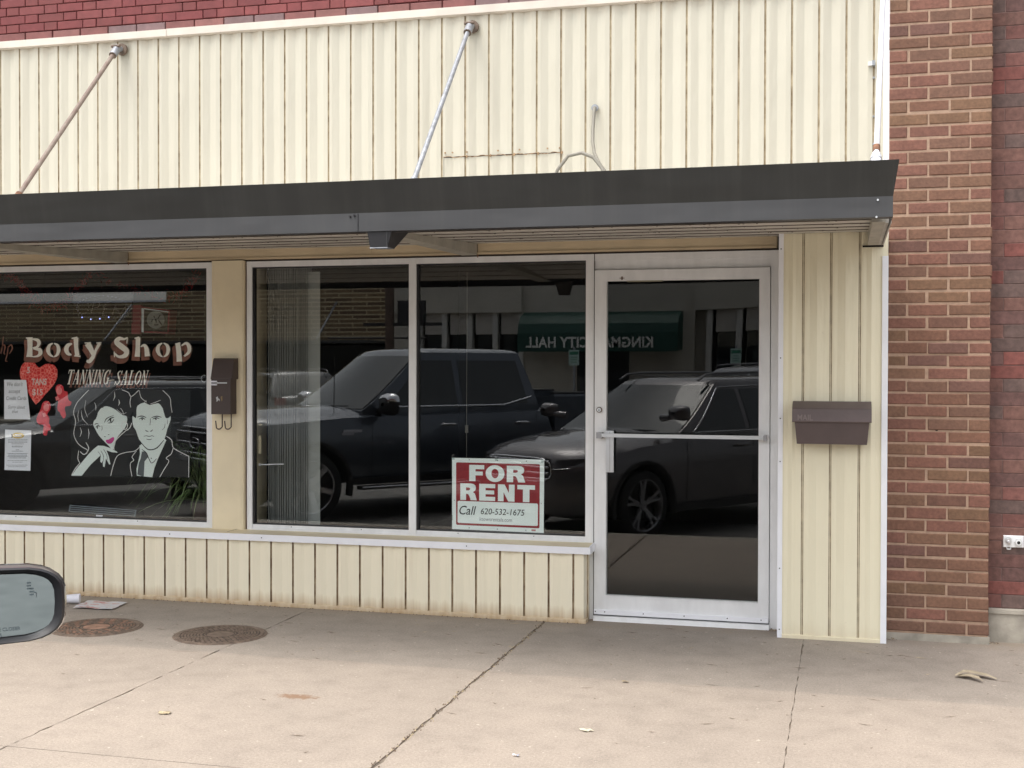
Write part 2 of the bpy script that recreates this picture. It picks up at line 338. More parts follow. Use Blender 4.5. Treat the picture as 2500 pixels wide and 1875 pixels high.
# ================================================================== SETTING: ground, walk, kerb, street
KY = -4.05; ZS = -0.22
g = MB(); g.add([(-150, -150, ZS - .06), (150, -150, ZS - .06), (150, 150, ZS - .06), (-150, 150, ZS - .06)], [(0, 1, 2, 3)]); tag(g.build('ground', MT['asphalt']), kind='structure')
g = MB(); g.add([(-60, -24.0, ZS), (40, -24.0, ZS), (40, KY, ZS), (-60, KY, ZS)], [(0, 1, 2, 3)]); tag(g.build('road', MT['asphalt']), kind='structure')
xs = [-60, -34.6, -25.2, -20.5, -17.4, -14.26, -11.14, -8.02, -6.46, -4.90, -3.335, -1.78, -0.225, 1.33, 2.89, 6.0, 9.1, 15.4, 40]
g = MB(); jn = MB(); rnd = random.Random(3)
ys = [KY + 0.16, -3.22, 0.0]
for i in range(len(xs) - 1):
    for j in range(2):
        fine = -5.5 < xs[i] < 1.5
        wl = {-1.78: .007, -.225: .002}.get(xs[i], .003); wr = {-1.78: .007, -.225: .002}.get(xs[i + 1], .003)
        x0, x1, y0, y1 = xs[i] + wl, xs[i + 1] - wr, ys[j] + .003, ys[j + 1] - .003
        if fine:   # ragged edges
            n = 60; e0 = [(x0 + rnd.gauss(0, .0018 + wl * .28), y0 + (y1 - y0) * k / n) for k in range(n + 1)]
            e1 = [(x1 + rnd.gauss(0, .0018 + wr * .28), y0 + (y1 - y0) * k / n) for k in range(n + 1)]
            g.grid([[(a[0], a[1], 0) for a in e0], [(b[0], b[1], 0) for b in e1]], smooth=False)
            g.grid([[(a[0], a[1], -.02) for a in e0], [(a[0], a[1], 0) for a in e0]], smooth=False)
            g.grid([[(a[0], a[1], 0) for a in e1], [(a[0], a[1], -.02) for a in e1]], smooth=False)
            g.add([(x0, y0, 0), (x1, y0, 0), (x1, y0, -.02), (x0, y0, -.02)], [(0, 1, 2, 3)])
        else:
            g.box(x0, x1, y0, y1, -.02, 0)
g.box(-60, 40, KY + .16, 0.0, -.02, -.006, 1)
g.box(-60, 40, -0.003, 0.6, -.02, -.001, 0)
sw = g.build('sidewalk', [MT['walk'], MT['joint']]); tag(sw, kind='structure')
g = MB(); g.prism([(KY, ZS - .1), (KY, -.02), (KY + .02, -.002), (KY + .157, -.002), (KY + .157, ZS - .1)], 'x', -60, 40)
tag(g.build('kerb', MT['concrete']), kind='structure')
g = MB(); g.box(-60, 40, -27.2, -24.0, ZS - .1, -.06); tag(g.build('far_sidewalk', MT['concrete']), kind='structure')

# ================================================================== STOREFRONT
shop = empty('storefront_building', (0, 0, 0), 0, 'single storey shop with cream ribbed metal siding, dark canopy and white framed windows', 'building')
PITCH = 0.1555
def ribbed(mb, x0, x1, y, z0, z1, phase, deep=0.006, side=1, wide=0.012):
    """siding sheet facing -y; grooves (material 1) every PITCH, first at phase."""
    xsn = [(0.0, 0.0, 0)] ; prof = []
    k = math.floor((x0 - phase) / PITCH) - 1; cur = phase + k * PITCH
    pts = []
    while cur < x1 + PITCH:
        g0 = cur - wide / 2; g1 = cur + wide / 2
        for dx, dy, m in ((g0, 0, 1), (g0 + .0018, deep, 1), (g1 - .0018, deep, 1), (g1, 0, 0), (g1 + .016, -.0010, 0), (g1 + .018, -.0012, 0), (g1 + .062, .0115, 0), (g1 + .068, .0115, 0), (g1 + .112, -.0012, 0), (g1 + .116, -.0018, 0)):
            pts.append((dx, y + dy, m))
        cur += PITCH
    P = [p for p in pts if x0 <= p[0] <= x1]
    P = [(x0, y, 0)] + P + [(x1, y, 0)]
    for a, b in zip(P[:-1], P[1:]):
        if b[0] - a[0] < 1e-6: continue
        mb.add([(a[0], a[1], z0), (b[0], b[1], z0), (b[0], b[1], z1), (a[0], a[1], z1)], [(0, 1, 2, 3)], a[2])

# ---- brick wall behind (painted, Flemish bond), seen above the siding
def brick_wall(mb, x0, x1, z0, z1, y, length, ch, joint, palette, bond='flemish', seed=1, chamf=0.004, vary=0.08, first=None, depth=0.03, jit=0.0008):
    r = random.Random(seed); row = 0; z = z0
    while z < z1 - 0.01:
        zt = min(z + ch - joint, z1)
        if bond == 'flemish':
            seq = [length, length * 0.5]; off = 0 if row % 2 == 0 else -(length * 0.75 + joint)
        else:
            seq = [length]; off = 0 if row % 2 == 0 else -(length + joint) / 2
        x = x0 + off + (first or 0) - (0 if not first else 0); k = 0
        while x > x0: x -= (sum(seq) + joint * len(seq))
        while x < x1:
            L = seq[k % len(seq)]; a, b = max(x, x0), min(x + L, x1)
            if b - a > 0.02:
                c = r.choice(palette); v = 1 + r.uniform(-vary, vary)
                j = [r.gauss(0, jit) for _ in range(5)]
                mb.cbox(a + j[0], b + j[1], y + j[2], y + depth, z + j[3], zt + j[4], chamf, 0, tuple(q * v for q in c))
            x += L + joint; k += 1
        z += ch; row += 1
g = MB()
pal = [(0.20, 0.045, 0.045), (0.185, 0.040, 0.041), (0.22, 0.054, 0.053), (0.195, 0.047, 0.045)]
brick_wall(g, -7.2, 0.0, 3.925, 4.62, 0.02, 0.198, 0.0605, 0.006, pal, 'flemish', 5, 0.003)
pal2 = [(0.22, 0.085, 0.078), (0.21, 0.078, 0.072), (0.235, 0.10, 0.09), (0.19, 0.12, 0.12)]
brick_wall(g, -7.2, 0.0, 3.853, 3.92, 0.018, 0.213, 0.072, 0.008, pal2, 'run', 6, 0.003, 0.12, first=.05)
g.build('painted_brick', MT['brick_paint'], shop)
g = MB(); g.box(-12, .24, .030, .40, 2.36, 5.6); g.box(-12, .24, .40, .45, 0, 2.36); 
g = MB(); g.box(-12, .24, .030, .36, 2.36, 5.6); g.build('mortar_backing', MT['mort_paint'], shop)

# ---- upper ribbed siding, with the six cut sheets under the old sign line
g = MB()
PH = -5.603
ribbed(g, -9.0, -2.481, -.05, 2.42, 3.80, PH, side=1)
ribbed(g, -2.481, -1.703, -.05, 2.905, 3.80, PH)
ribbed(g, -2.481, -1.703, -.0455, 2.42, 2.900, PH)
ribbed(g, -1.703, 0.19, -.05, 2.42, 3.86, PH)
g.build('metal_siding', [MT['siding'], MT['groove']], shop)
g = MB(); rr = random.Random(2)
pts = [(-2.483 + i * .78 / 60, 2.902 + rr.gauss(0, .0012) + .004 * math.sin(i * .7)) for i in range(61)]
g.grid([[(p[0], -.0515 - .004 * abs(math.sin((p[0] - PH) * 20.2)), p[1] - .0018) for p in pts], [(p[0], -.0515 - .004 * abs(math.sin((p[0] - PH) * 20.2)), p[1] + .0018) for p in pts]], smooth=False)
for px in (-2.469, -2.325, -2.12, -1.98, -1.80, -1.722, -2.42): g.box(px - .004, px + .004, -.062, -.05, 2.925, 2.933)
for px in (-2.326, -2.17, -2.015, -1.86, -1.708): g.box(px - .004, px + .004, -.056, -.05, 2.893, 2.909)
g.build('rusty_sheet_joint', mat('pale_rust', (0.36, 0.24, 0.14), .9, var=.4, scale=30), shop)
g = MB()
g.prism([(-.078, 3.795), (-.078, 3.842), (-.03, 3.853), (.018, 3.853), (.018, 3.79), (-.055, 3.79)], 'x', -9.0, -4.44)
g.prism([(-.074, 3.797), (-.074, 3.845), (-.03, 3.856), (.018, 3.856), (.018, 3.79), (-.055, 3.79)], 'x', -4.44, 0.19)
g.build('top_trim', MT['trimc'], shop)
g = MB(); g.box(0.203, .253, -.115, .0, 2.10, 4.7); g.box(.19, .203, -.085, -.02, 2.10, 4.7, 1)
g.build('corner_trim', [MT['trimw'], MT['siding']], shop)

# ---- lower wall: kick panel, sill, pier, header, right-hand ribbed panel
g = MB(); ribbed(g, -9.0, -1.54, -.168, .022, .434, -5.181, .012, wide=.013)
g.add([(-1.54, -.168, .0), (-1.532, -.02, .0), (-1.532, -.02, .44), (-1.54, -.168, .44)], [(0, 1, 2, 3)])
g.box(-1.534, -1.528, -.09, -.086, 0, .44, 1)
g.prism([(-.180, .0), (-.180, .020), (-.170, .024), (-.12, .024), (-.12, .0)], 'x', -9.0, -1.525)
g.build('kick_panel', [MT['kick'], MT['groove_rust']], shop)
g = MB()   # sill: sloping beige top, white lip
g.add([(-9, -.004, .478), (-1.500, -.004, .478), (-1.500, -.192, .468), (-9, -.192, .468)], [(3, 2, 1, 0)], 0)
g.add([(-9, -.196, .427), (-1.494, -.196, .427), (-1.494, -.196, .4695), (-9, -.196, .4695)], [(0, 1, 2, 3)], 1)
g.add([(-1.494, -.196, .427), (-1.494, -.0, .431), (-1.494, -.0, .480), (-1.494, -.196, .4695)], [(0, 1, 2, 3)], 1)
g.add([(-9, -.196, .4695), (-1.494, -.196, .4695), (-1.494, -.190, .4695), (-9, -.190, .4695)], [(0, 1, 2, 3)], 1)
g.add([(-9, -.196, .427), (-1.494, -.196, .427), (-1.494, -.160, .427), (-9, -.160, .427)], [(3, 2, 1, 0)], 1)
g.add([(-1.506, -.19, .4698), (-1.494, -.19, .4698), (-1.494, -.0, .480), (-1.506, -.0, .480)], [(0, 1, 2, 3)], 1)
for x in (-3.68, -2.28, -4.35): g.box(x - .003, x + .003, -.199, -.196, .446, .452, 2)
for x in (-3.93, -6.2): g.box(x - .002, x + .002, -.19, -.01, .4785, .4792, 2)
g.build('sill', [MT['beige'], MT['trimw'], MT['ink']], shop)
g = MB()   # beige pier between the shopfronts
g.prism([(-4.125, -.02), (-4.118, -.046), (-4.10, -.052), (-3.905, -.052), (-3.889, -.046), (-3.885, -.02), (-3.885, .3), (-4.125, .3)], 'z', .474, 2.275)
g.build('pier', MT['beige'], shop)
g = MB(); g.box(-3.8846, -3.871, -.020, .1, .47, 2.275, 0); g.box(-3.8855, -3.8815, -.048, -.02, .474, 2.272, 1)
g.build('pier_edge_strip', [mat('brown_strip', (0.10, 0.045, 0.03), 0.7, var=.3, scale=12), MT['beige']], shop)
g = MB()   # header boards under the deck
for a, b in ((-9.0, -4.99), (-4.986, -2.978), (-2.974, -.40)): g.box(a, b, -.030, .10, 2.281, 2.36)
g.box(-9, -.40, -.040, .05, 2.285, 2.2935, 0)
g.box(-9.0, -.395, -.020, .02, 2.2675, 2.281, 1)
g.build('header_board', [MT['header'], MT['alum_dk']], shop)
g = MB()   # right-hand ribbed panel (three double grooves)
PX = [-.376, -.349, .199, .232]
for a, b, m in ((PX[1], -.2435, 0), (-.2305, -.0885, 0), (-.0755, .0705, 0), (.0835, PX[2], 0)):
    c = (a + b) / 2
    q = [(a, -.250), (a + .012, -.252), (a + .03, -.251), (c, -.2585), (b - .035, -.2525), (b - .012, -.251), (b, -.250)]
    for u, v in zip(q[:-1], q[1:]): g.add([(u[0], u[1], .02), (v[0], v[1], .02), (v[0], v[1], 2.34), (u[0], u[1], 2.34)], [(0, 1, 2, 3)], 0)
for a in (-.237, -.082, .077):
    g.box(a - .0065, a + .0065, -.244, -.240, .02, 2.34, 1); g.box(a - .0018, a + .0018, -.2495, -.244, .02, 2.34, 0)
    g.box(a - .0068, a - .0062, -.250, -.240, .02, 2.34, 1); g.box(a + .0062, a + .0068, -.250, -.240, .02, 2.34, 1)
g.prism([(-.262, .0), (-.262, .018), (-.252, .022), (-.20, .022), (-.20, 0)], 'x', PX[1], PX[2])
g.box(PX[0] + .002, PX[3] - .002, -.238, .02, .0, 2.34, 0)
g.build('ribbed_panel', [MT['panel'], MT['groove_rust']], shop)
g = MB()
g.box(PX[0], PX[1], -.257, -.05, 0, 2.34, 0); g.box(PX[2], PX[3], -.262, -.05, 0, 2.20, 0)
for z in (.045, .40, 1.02, 1.27, 1.62, 2.25): g.box(PX[0] + .010, PX[0] + .016, -.260, -.257, z, z + .006, 1)
g.build('panel_trim', [MT['trimw'], MT['ink']], shop)

# ---- dark interior
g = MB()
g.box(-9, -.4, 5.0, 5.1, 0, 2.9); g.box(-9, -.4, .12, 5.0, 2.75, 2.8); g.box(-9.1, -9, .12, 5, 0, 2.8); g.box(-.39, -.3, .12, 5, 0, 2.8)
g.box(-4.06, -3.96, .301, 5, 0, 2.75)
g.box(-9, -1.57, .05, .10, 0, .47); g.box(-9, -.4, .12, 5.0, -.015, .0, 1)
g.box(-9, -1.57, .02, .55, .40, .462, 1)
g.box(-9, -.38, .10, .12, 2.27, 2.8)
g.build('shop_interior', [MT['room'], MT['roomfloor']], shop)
# faint things far inside: a counter and a back doorway
g = MB(); g.box(-8.2, -6.2, 3.0, 3.6, 0, 1.05); g.build('counter', mat('dark_wood', (0.06, 0.05, 0.045), 0.5), shop)

# ---- windows
def window(x0, x1, z0=.512, z1=2.230, fl=.037, fr=.040, zb=.469, zt=2.268):
    f = MB()
    f.box(x0 - fl, x0, -.030, .03, zb, zt); f.box(x1, x1 + fr, -.030, .03, zb, zt)
    f.box(x0, x1, -.0275, .03, z1, zt)
    f.box(x0, x1, -.034, .03, zb, zb + .020); f.box(x0, x1, -.022, .03, zb + .020, z0)
    for x in (x0 + .28, x0 + (x1 - x0) * .7): f.box(x, x + .005, -.024, -.022, z0 - .012, z0 - .007, 1)
    o = f.build('window', [MT['alum'], MT['ink']], shop)
    k = MB(); k.box(x0, x0 + .012, -.018, .02, z0, z1); k.box(x1 - .005, x1, -.018, .02, z0, z1); k.box(x0 + .012, x1 - .005, -.018, .02, z0, z0 + .006); k.box(x0 + .012, x1 - .005, -.018, .02, z1 - .007, z1)
    k.build('gasket', MT['blackpl'], o)
    p = MB(); p.box(x0 + .010, x1 - .004, .000, .006, z0 + .004, z1 - .004)
    p.build('pane', MT['pane'], o)
    return o
w1 = window(-5.95, -4.167)
w0 = window(-7.95, -5.99)
w2 = window(-3.832, -2.722, fr=.0245)
w3 = window(-2.673, -1.559, fl=.0245, fr=.052)

# ---- entrance door
dr = MB()      # fixed frame is the part, leaf etc. are sub-parts
dr.box(-1.507, -1.5035, -.033, .03, .0, 2.268, 1); dr.box(-1.5315, -1.507, -.031, .03, .0, .469)
dr.box(-1.5035, -.432, -.030, .03, 2.225, 2.268); dr.box(-1.5035, -.432, -.020, .03, 2.171, 2.225)
dr.box(-.432, -.376, -.036, .03, .0, 2.268)
dr.box(-1.5035, -.432, -.055, .04, .0, .028); dr.prism([(-.075, .0), (-.055, .0), (-.055, .022)], 'x', -1.5, -.434)
door = dr.build('entrance_door', [MT['alum'], MT['alum_dk']], shop)
lf = MB()
lf.box(-1.500, -1.430, -.045, .0, .042, 2.166); lf.box(-.496, -.436, -.045, .0, .042, 2.166)
lf.box(-1.430, -.496, -.0435, .0, 2.098, 2.166); lf.box(-1.430, -.496, -.0435, .0, .042, .156)
lf.box(-1.430, -.496, -.048, -.040, .150, .157); lf.box(-1.431, -1.426, -.047, .0, .156, 2.098); lf.box(-.500, -.495, -.047, .0, .156, 2.098)
lf.box(-1.30, -1.08, -.0465, -.042, 2.091, 2.098, 1)
lf.box(-1.335, -1.325, -.0455, -.0435, 2.105, 2.125, 2); lf.box(-1.345, -1.315, -.0455, -.0435, 2.113, 2.117, 2)
lf.build('door_leaf', [MT['alum'], mat('old_sealant', (.35, .33, .25), .8), MT['iron']], door)
lf = MB(); lf.box(-1.498, -.438, -.056, -.044, .038, .066)
for x in (-1.488, -1.43, -1.19, -.94, -.68, -.48): lf.tube([(x, -.0575, .055), (x, -.056, .055)], .0035, 8, 1)
lf.build('door_sweep', [MT['trimw'], MT['ink']], door)
# door glass: a slightly warped tempered pane, so reflections bend towards its upper right corner
lf = MB(); nx, nz = 20, 40; rows = []
for i in range(nz + 1):
    row = []
    for k in range(nx + 1):
        x = -1.426 + .926 * k / nx; z = .157 + 1.941 * i / nz
        a = max(0, (x + 1.15) / .65); b = max(0, (z - 1.25) / .85)
        row.append((x, -.022 - .0011 * a ** 2 * b ** 1.6, z))
    rows.append(row)
lf.grid(rows, smooth=True); lf.grid([[(p[0], p[1] + .006, p[2]) for p in reversed(r)] for r in rows], smooth=True)
lf.build('door_pane', glass_mat('door_glass', 0.040, (0.95, 0.96, 0.95)), door)
lf = MB()
lf.box(-1.468, -.463, -.112, -.097, 1.139, 1.161); lf.box(-1.475, -1.442, -.1145, -.045, 1.131, 1.167, 1); lf.box(-.468, -.449, -.1145, -.045, 1.132, 1.164, 1)
lf.build('push_bar', [MT['silver'], mat('grey_bracket', (.33, .33, .34), .4, .5)], door)
lf = MB()
lf.box(-1.424, -1.376, -.062, -.050, .920, 1.176); lf.box(-1.4005, -1.3995, -.0635, -.062, .925, 1.17, 1); lf.box(-1.424, -1.41, -.05, -.04, .93, .96); lf.box(-1.424, -1.41, -.05, -.04, 1.13, 1.16)
lf.build('pull_handle', [MT['silver'], MT['iron']], door)
lf = MB()
lf.tube([(-1.468, -.062, 1.304), (-1.468, -.045, 1.304)], .0175, 20); lf.tube([(-1.468, -.064, 1.304), (-1.468, -.062, 1.304)], .013, 16, 1); lf.box(-1.470, -1.466, -.066, -.064, 1.296, 1.308, 2)
lf.build('lock', [MT['iron'], MT['silver'], MT['ink']], door)

# ---- canopy: deck with ribs, beams, fascia with light and shade painted as two tones, rods, rain outlet
def deckz(y): return 2.352 + .050 * y
g = MB(); y = 0.0; prof = []
while y > -1.88:
    prof += [(y, 0.0), (y - .225, 0.0), (y - .240, .022), (y - .262, .022)]
    y -= .277
rows = [[(-9.0, p[0], deckz(p[0]) + p[1]) for p in prof], [(.15, p[0], deckz(p[0]) + p[1]) for p in prof]]
g.grid(rows, smooth=False)
g.grid([[(r[0], r[1], r[2] + .035) for r in reversed(q)] for q in rows], smooth=False)
for k in range(len(prof) - 1):
    if prof[k][1] == 0 and prof[k + 1][1] > 0:
        g.box(-9.0, .15, prof[k + 1][0] - .004, prof[k][0] + .001, deckz(prof[k][0]) - .0015, deckz(prof[k][0]) + .003, 1)
rr = random.Random(8)
for i in range(420):
    x = rr.uniform(-6.5, .1); y = -.226 - .277 * rr.randint(0, 5) + rr.gauss(0, .03); g.box(x, x + rr.uniform(.003, .010), y, y + .004, deckz(y) - .0025, deckz(y) - .0005, 1)
canopy = g.build('canopy', [MT['deck'], MT['iron_groove']], shop)
def beam(x0, x1, z_drop=.085, mi='beam'):
    b = MB(); n = 2.0
    vs = []
    for yy in (-.002, -n):
        zt = deckz(yy) - .001; zb = 2.352 - z_drop + .018 * yy
        vs += [(x0, yy, zt), (x1, yy, zt), (x1, yy, zb), (x0, yy, zb)]
    b.add(vs, [(0, 1, 2, 3), (7, 6, 5, 4), (0, 4, 5, 1), (1, 5, 6, 2), (2, 6, 7, 3), (3, 7, 4, 0)])
    b.box(x1 - .001, x1 + .004, -.03, -.002, deckz(0) - .09, deckz(0) - .006, 1); b.box(x0 - .02, x0, -.04, -.031, deckz(0) - .07, deckz(0) - .01, 1)
    return b.build('beam', [MT[mi], MT['rust']], canopy)
beam(-2.365, -2.262, .074); beam(-4.865, -4.762, .074); beam(-7.36, -7.26, .074)
g = MB(); g.prism([(-.262, 2.262), (-.262, 2.345), (-1.55, 2.285), (-1.55, 2.250)], 'x', .118, .176); g.prism([(-.262, 2.262), (-.262, 2.345), (-1.50, 2.285), (-1.50, 2.250)], 'x', .176, .2055, 1); g.box(.09, .205, -.264, -.256, 2.252, 2.262, 2); g.build('end_bracket', [MT['beam'], MT['deck'], MT['blackgap']], canopy)
g = MB()
def fas(x0, x1, e=0.0, upm=0, lom=1):
    """flared upper band, vertical lower band, small return"""
    for (ya, za, yb, zb, m) in ((-2.050 - e, 2.303, -2.094 - e, 2.452, upm), (-2.050 - e, 2.215, -2.050 - e, 2.303, lom)):
        g.add([(x0, ya, za), (x1, ya, za), (x1, yb, zb), (x0, yb, zb)], [(0, 1, 2, 3)], m)
        g.add([(x0, ya + .004, za), (x0, yb + .004, zb), (x1, yb + .004, zb), (x1, ya + .004, za)], [(0, 1, 2, 3)], m)
    if x0 > -5: g.box(x0 - .002, x0 + .001, -2.0560, -2.0500, 2.215, 2.30, 2)
    g.add([(x0, -2.050 - e, 2.215), (x1, -2.050 - e, 2.215), (x1, -1.995, 2.213), (x0, -1.995, 2.213)], [(3, 2, 1, 0)], 2)
    g.add([(x0, -2.094 - e, 2.452), (x1, -2.094 - e, 2.452), (x1, -2.05, 2.450), (x0, -2.05, 2.450)], [(0, 1, 2, 3)], upm)
fas(-9.0, -2.255); fas(-2.2555, .193, .003)
# mitred right-hand end
g.add([(.193, -2.053, 2.215), (.193, -.27, 2.256), (.193, -.27, 2.36), (.193, -2.053, 2.303)], [(0, 1, 2, 3)], 1)
g.add([(.193, -2.053, 2.303), (.193, -.27, 2.36), (.216, -.27, 2.50), (.216, -2.097, 2.452)], [(0, 1, 2, 3)], 0)
g.add([(.1931, -2.053, 2.303), (.216, -2.097, 2.452), (.1931, -2.097, 2.452)], [(0, 1, 2)], 0)
for (x, z) in ((-2.275, 2.292), (-2.297, 2.288), (.130, 2.288), (.125, 2.215), (.090, 2.33)):
    g.tube([(x, -2.060, z), (x, -2.05, z)], .0045, 8, 2 if z > 2.3 or x < 0 else 3)
g.build('fascia', [MT['fascia_up'], MT['fascia_lo'], MT['blackpl'], MT['silver']], canopy)
g = MB()   # rain outlet: open funnel hanging from the gutter
xa, xb, xc, xd = -2.215, -2.085, -2.200, -2.110
T = [(xa, -2.045, 2.23), (xb, -2.045, 2.23), (xb + .02, -1.86, 2.23), (xa + .02, -1.86, 2.23)]; Bt = [(xc, -2.040, 2.140), (xd, -2.040, 2.140), (xd + .01, -1.98, 2.135), (xc + .01, -1.98, 2.135)]
for i in range(4):
    j = (i + 1) % 4; g.add([T[i], T[j], Bt[j], Bt[i]], [(0, 1, 2, 3)], 2)
g.add([Bt[0], Bt[1], (xd, -2.043, 2.143), (xc, -2.043, 2.143)], [(0, 1, 2, 3)], 0)
g.box(xc, xd, -2.045, -2.040, 2.134, 2.139, 1); g.box(xd - .003, xd, -2.046, -2.040, 2.14, 2.225, 0)
g.build('rain_outlet', [MT['fascia_lo'], MT['galv'], MT['blackpl']], canopy)
def rod(x, top, low, pipe, collar, plate_m, rr=.0145, x2=None):
    b = MB(); x2 = x if x2 is None else x2
    A = Vector((x, -.13, top - .02)); B = Vector((x2, -1.2, low)); d = (B - A).normalized(); E = B + d * ((low - 2.285) / -d.z)
    b.tube([A, E], rr, 12, 0)
    b.tube([B - d * .055, B - d * .02], rr * 1.45, 12, 1); b.tube([B - d * .02, B + d * .03], rr * 1.7, 12, 1)
    b.tube([A - d * .02, A + d * .055], rr * 1.55, 12, 2); b.tube([A + d * .055, A + d * .065], rr * 1.75, 12, 3)
    b.tube([(x, -.052, top), (x, -.072, top)], .040, 20, 3); b.tube([(x, -.075, top), (x, -.13, top)], .018, 10, 2)
    b.tube([(x - .032, -.135, top + .005), (x + .032, -.135, top + .005)], .010, 8, 3)
    b.tube([A + d * .062, A - d * .03], .026, 12, 2)
    return b.build('support_rod', [pipe, collar, plate_m, MT['iron']], canopy)
rod(-4.786, 3.730, 2.560, MT['rodtan'], MT['rust'], MT['galv'])
rod(-2.286, 3.714, 2.556, MT['galv'], MT['galv'], MT['galv'])
rod(-7.28, 3.72, 2.558, MT['rodtan'], MT['rust'], MT['galv'])
g = MB()
g.tube([(.205, -.13, 3.93), (.141, -1.2, 2.60), (.137, -1.42, 2.32)], .0145, 12, 0); g.tube([(.144, -1.14, 2.675), (.143, -1.165, 2.643)], .0178, 12, 1)
g.tube([(.142, -1.175, 2.63), (.1415, -1.19, 2.61)], .021, 12, 0); g.tube([(.1412, -1.19, 2.612), (.140, -1.235, 2.555)], .027, 12, 0); g.tube([(.1405, -1.20, 2.598), (.1403, -1.205, 2.592)], .0285, 12, 2)
g.build('support_rod', [MT['white_pipe'], MT['rust'], MT['galv']], canopy)
for z in (3.325, 2.725): 
    g = MB(); g.box(.118, .140, -.075, -.05, z, z + .02, 0); g.box(.140, .156, -.09, -.05, z - .004, z + .024, 1); g.build('pipe_clip', [MT['trimw'], MT['galv']], shop)
for z in (3.255, 3.03, 2.87): g = MB(); g.tube([(.150, -.062, z), (.150, -.05, z)], .006, 8); g.build('screw_head', MT['galv'], shop)

# ================================================================== NEIGHBOUR
nb = empty('brick_building', (0, 0, 0), 0, 'brown brick pilaster and darker red brick wall right of the cream siding', 'building')
g = MB()
pal = [(0.245, 0.118, 0.080), (0.24, 0.135, 0.080), (0.26, 0.125, 0.083), (0.24, 0.140, 0.078), (0.215, 0.112, 0.074), (0.25, 0.138, 0.083), (0.265, 0.125, 0.085), (0.225, 0.125, 0.080), (0.205, 0.108, 0.078), (0.25, 0.124, 0.08), (0.24, 0.124, 0.076), (0.225, 0.12, 0.073)]
r = random.Random(12); z = .050; row = 0
while z < 4.75:
    zt = z + .0605 ; hh = .0727
    cuts = ([(.236, .444), (.456, .669), (.681, .792)] if row % 2 == 0 else [(.236, .334), (.346, .558), (.570, .792)])
    for a, b in cuts:
        c = r.choice(pal); v = r.uniform(.76, .90); j = [r.gauss(0, .0015) for _ in range(5)]
        e = r.uniform(-.004, .003) if b > .79 else 0
        g.cbox(a + j[0], b + j[1] + e, -.128 + j[2], -.04, z + j[3], zt + j[4], .0045, 0, (c[0] * v, c[1] * v * .95, c[2] * v))
    z += .0727; row += 1
pil = g.build('pilaster', MT['brick'], nb)
g = MB(); g.box(.236, .788, -.1228, .1, .036, 4.8); g.tube([(.505, -.124, 1.215), (.505, -.119, 1.215)], .009, 10, 1); g.tube([(.52, -.124, 1.965), (.52, -.119, 1.965)], .008, 10, 1)
g.build('mortar', [MT['mort'], MT['blackgap']], pil)
g = MB(); g.box(.233, .797, -.132, .1, -.02, .040); g.box(.797, 6, -.050, .1, -.02, .186); g.box(.797, 6, -.060, -.05, .165, .1865)
g.build('concrete_base', MT['concrete'], nb)
g = MB(); pal = [(0.185, 0.100, 0.092), (0.215, 0.100, 0.090), (0.17, 0.098, 0.093), (0.20, 0.110, 0.095), (0.155, 0.110, 0.104), (0.24, 0.092, 0.082), (0.195, 0.108, 0.094)]
r = random.Random(4); z = .190; row = 0
while z < 4.75:
    x = .797; k = 0; L0 = .074 if row % 2 == 0 else .235
    while x < 3.4:
        L = L0 if k == 0 else .236
        c = r.choice(pal); v = r.uniform(.9, 1.12); j = [r.gauss(0, .0006) for _ in range(4)]
        g.cbox(x + j[0], x + L, j[1], .05, z + j[2], z + .0735 + j[3], .0022, 0, (c[0] * v * .90, c[1] * v * .82, c[2] * v * .76)); x += L + .0042; k += 1
    z += .0775; row += 1
rw = g.build('wall', MT['brick_red'], nb)
g = MB(); g.box(.80, 6, .003, .3, .0, 4.8); g.box(3.4, 9, -.02, .3, 0, 4.8); g.build('mortar', MT['mort_red'], rw)
g = MB()   # wall tap plate
g.cbox(.880, .990, -.012, 0, .540, .608, .003, 0)
g.tube([(.960, -.020, .571), (.960, -.012, .571)], .022, 6, 1); g.tube([(.960, -.030, .571), (.960, -.020, .571)], .016, 20, 0); g.tube([(.960, -.0315, .571), (.960, -.030, .571)], .009, 16, 2)
g.tube([(.905, -.02, .582), (.905, -.012, .582)], .019, 20, 1); g.tube([(.905, -.040, .582), (.905, -.02, .582)], .012, 14, 1); g.tube([(.905, -.058, .565), (.905, -.036, .576)], .009, 12, 1)
g.box(.893, .917, -.05, -.045, .533, .538, 0); g.box(.893, .896, -.05, -.045, .533, .562, 0); g.box(.914, .917, -.05, -.045, .533, .562, 0)
tp = g.build('wall_tap', [MT['alum'], MT['silver'], MT['blackgap']], nb)
for nm, x, y in (('leaf_litter', .262, -.17), ('leaf_litter', .82, -.11), ('leaf_litter', -.40, -.10)):
    g = MB(); r = random.Random(int(x * 1000))
    for i in range(26):
        a = r.uniform(0, 6.28); px, py = x + r.gauss(0, .022), y + r.gauss(0, .012); L = r.uniform(.006, .022); h = r.uniform(.001, .010)
        g.add([(px, py, h), (px + L * math.cos(a), py + L * .6 * math.sin(a), h + .003), (px + L * .5 * math.cos(a + .5), py + L * .5 * math.sin(a + .5), h + r.uniform(0, .006))], [(0, 1, 2), (2, 1, 0)], i % 2)
    tag(g.build('leaf_litter', [MT['litterd'], MT['litter']]), kind='stuff')

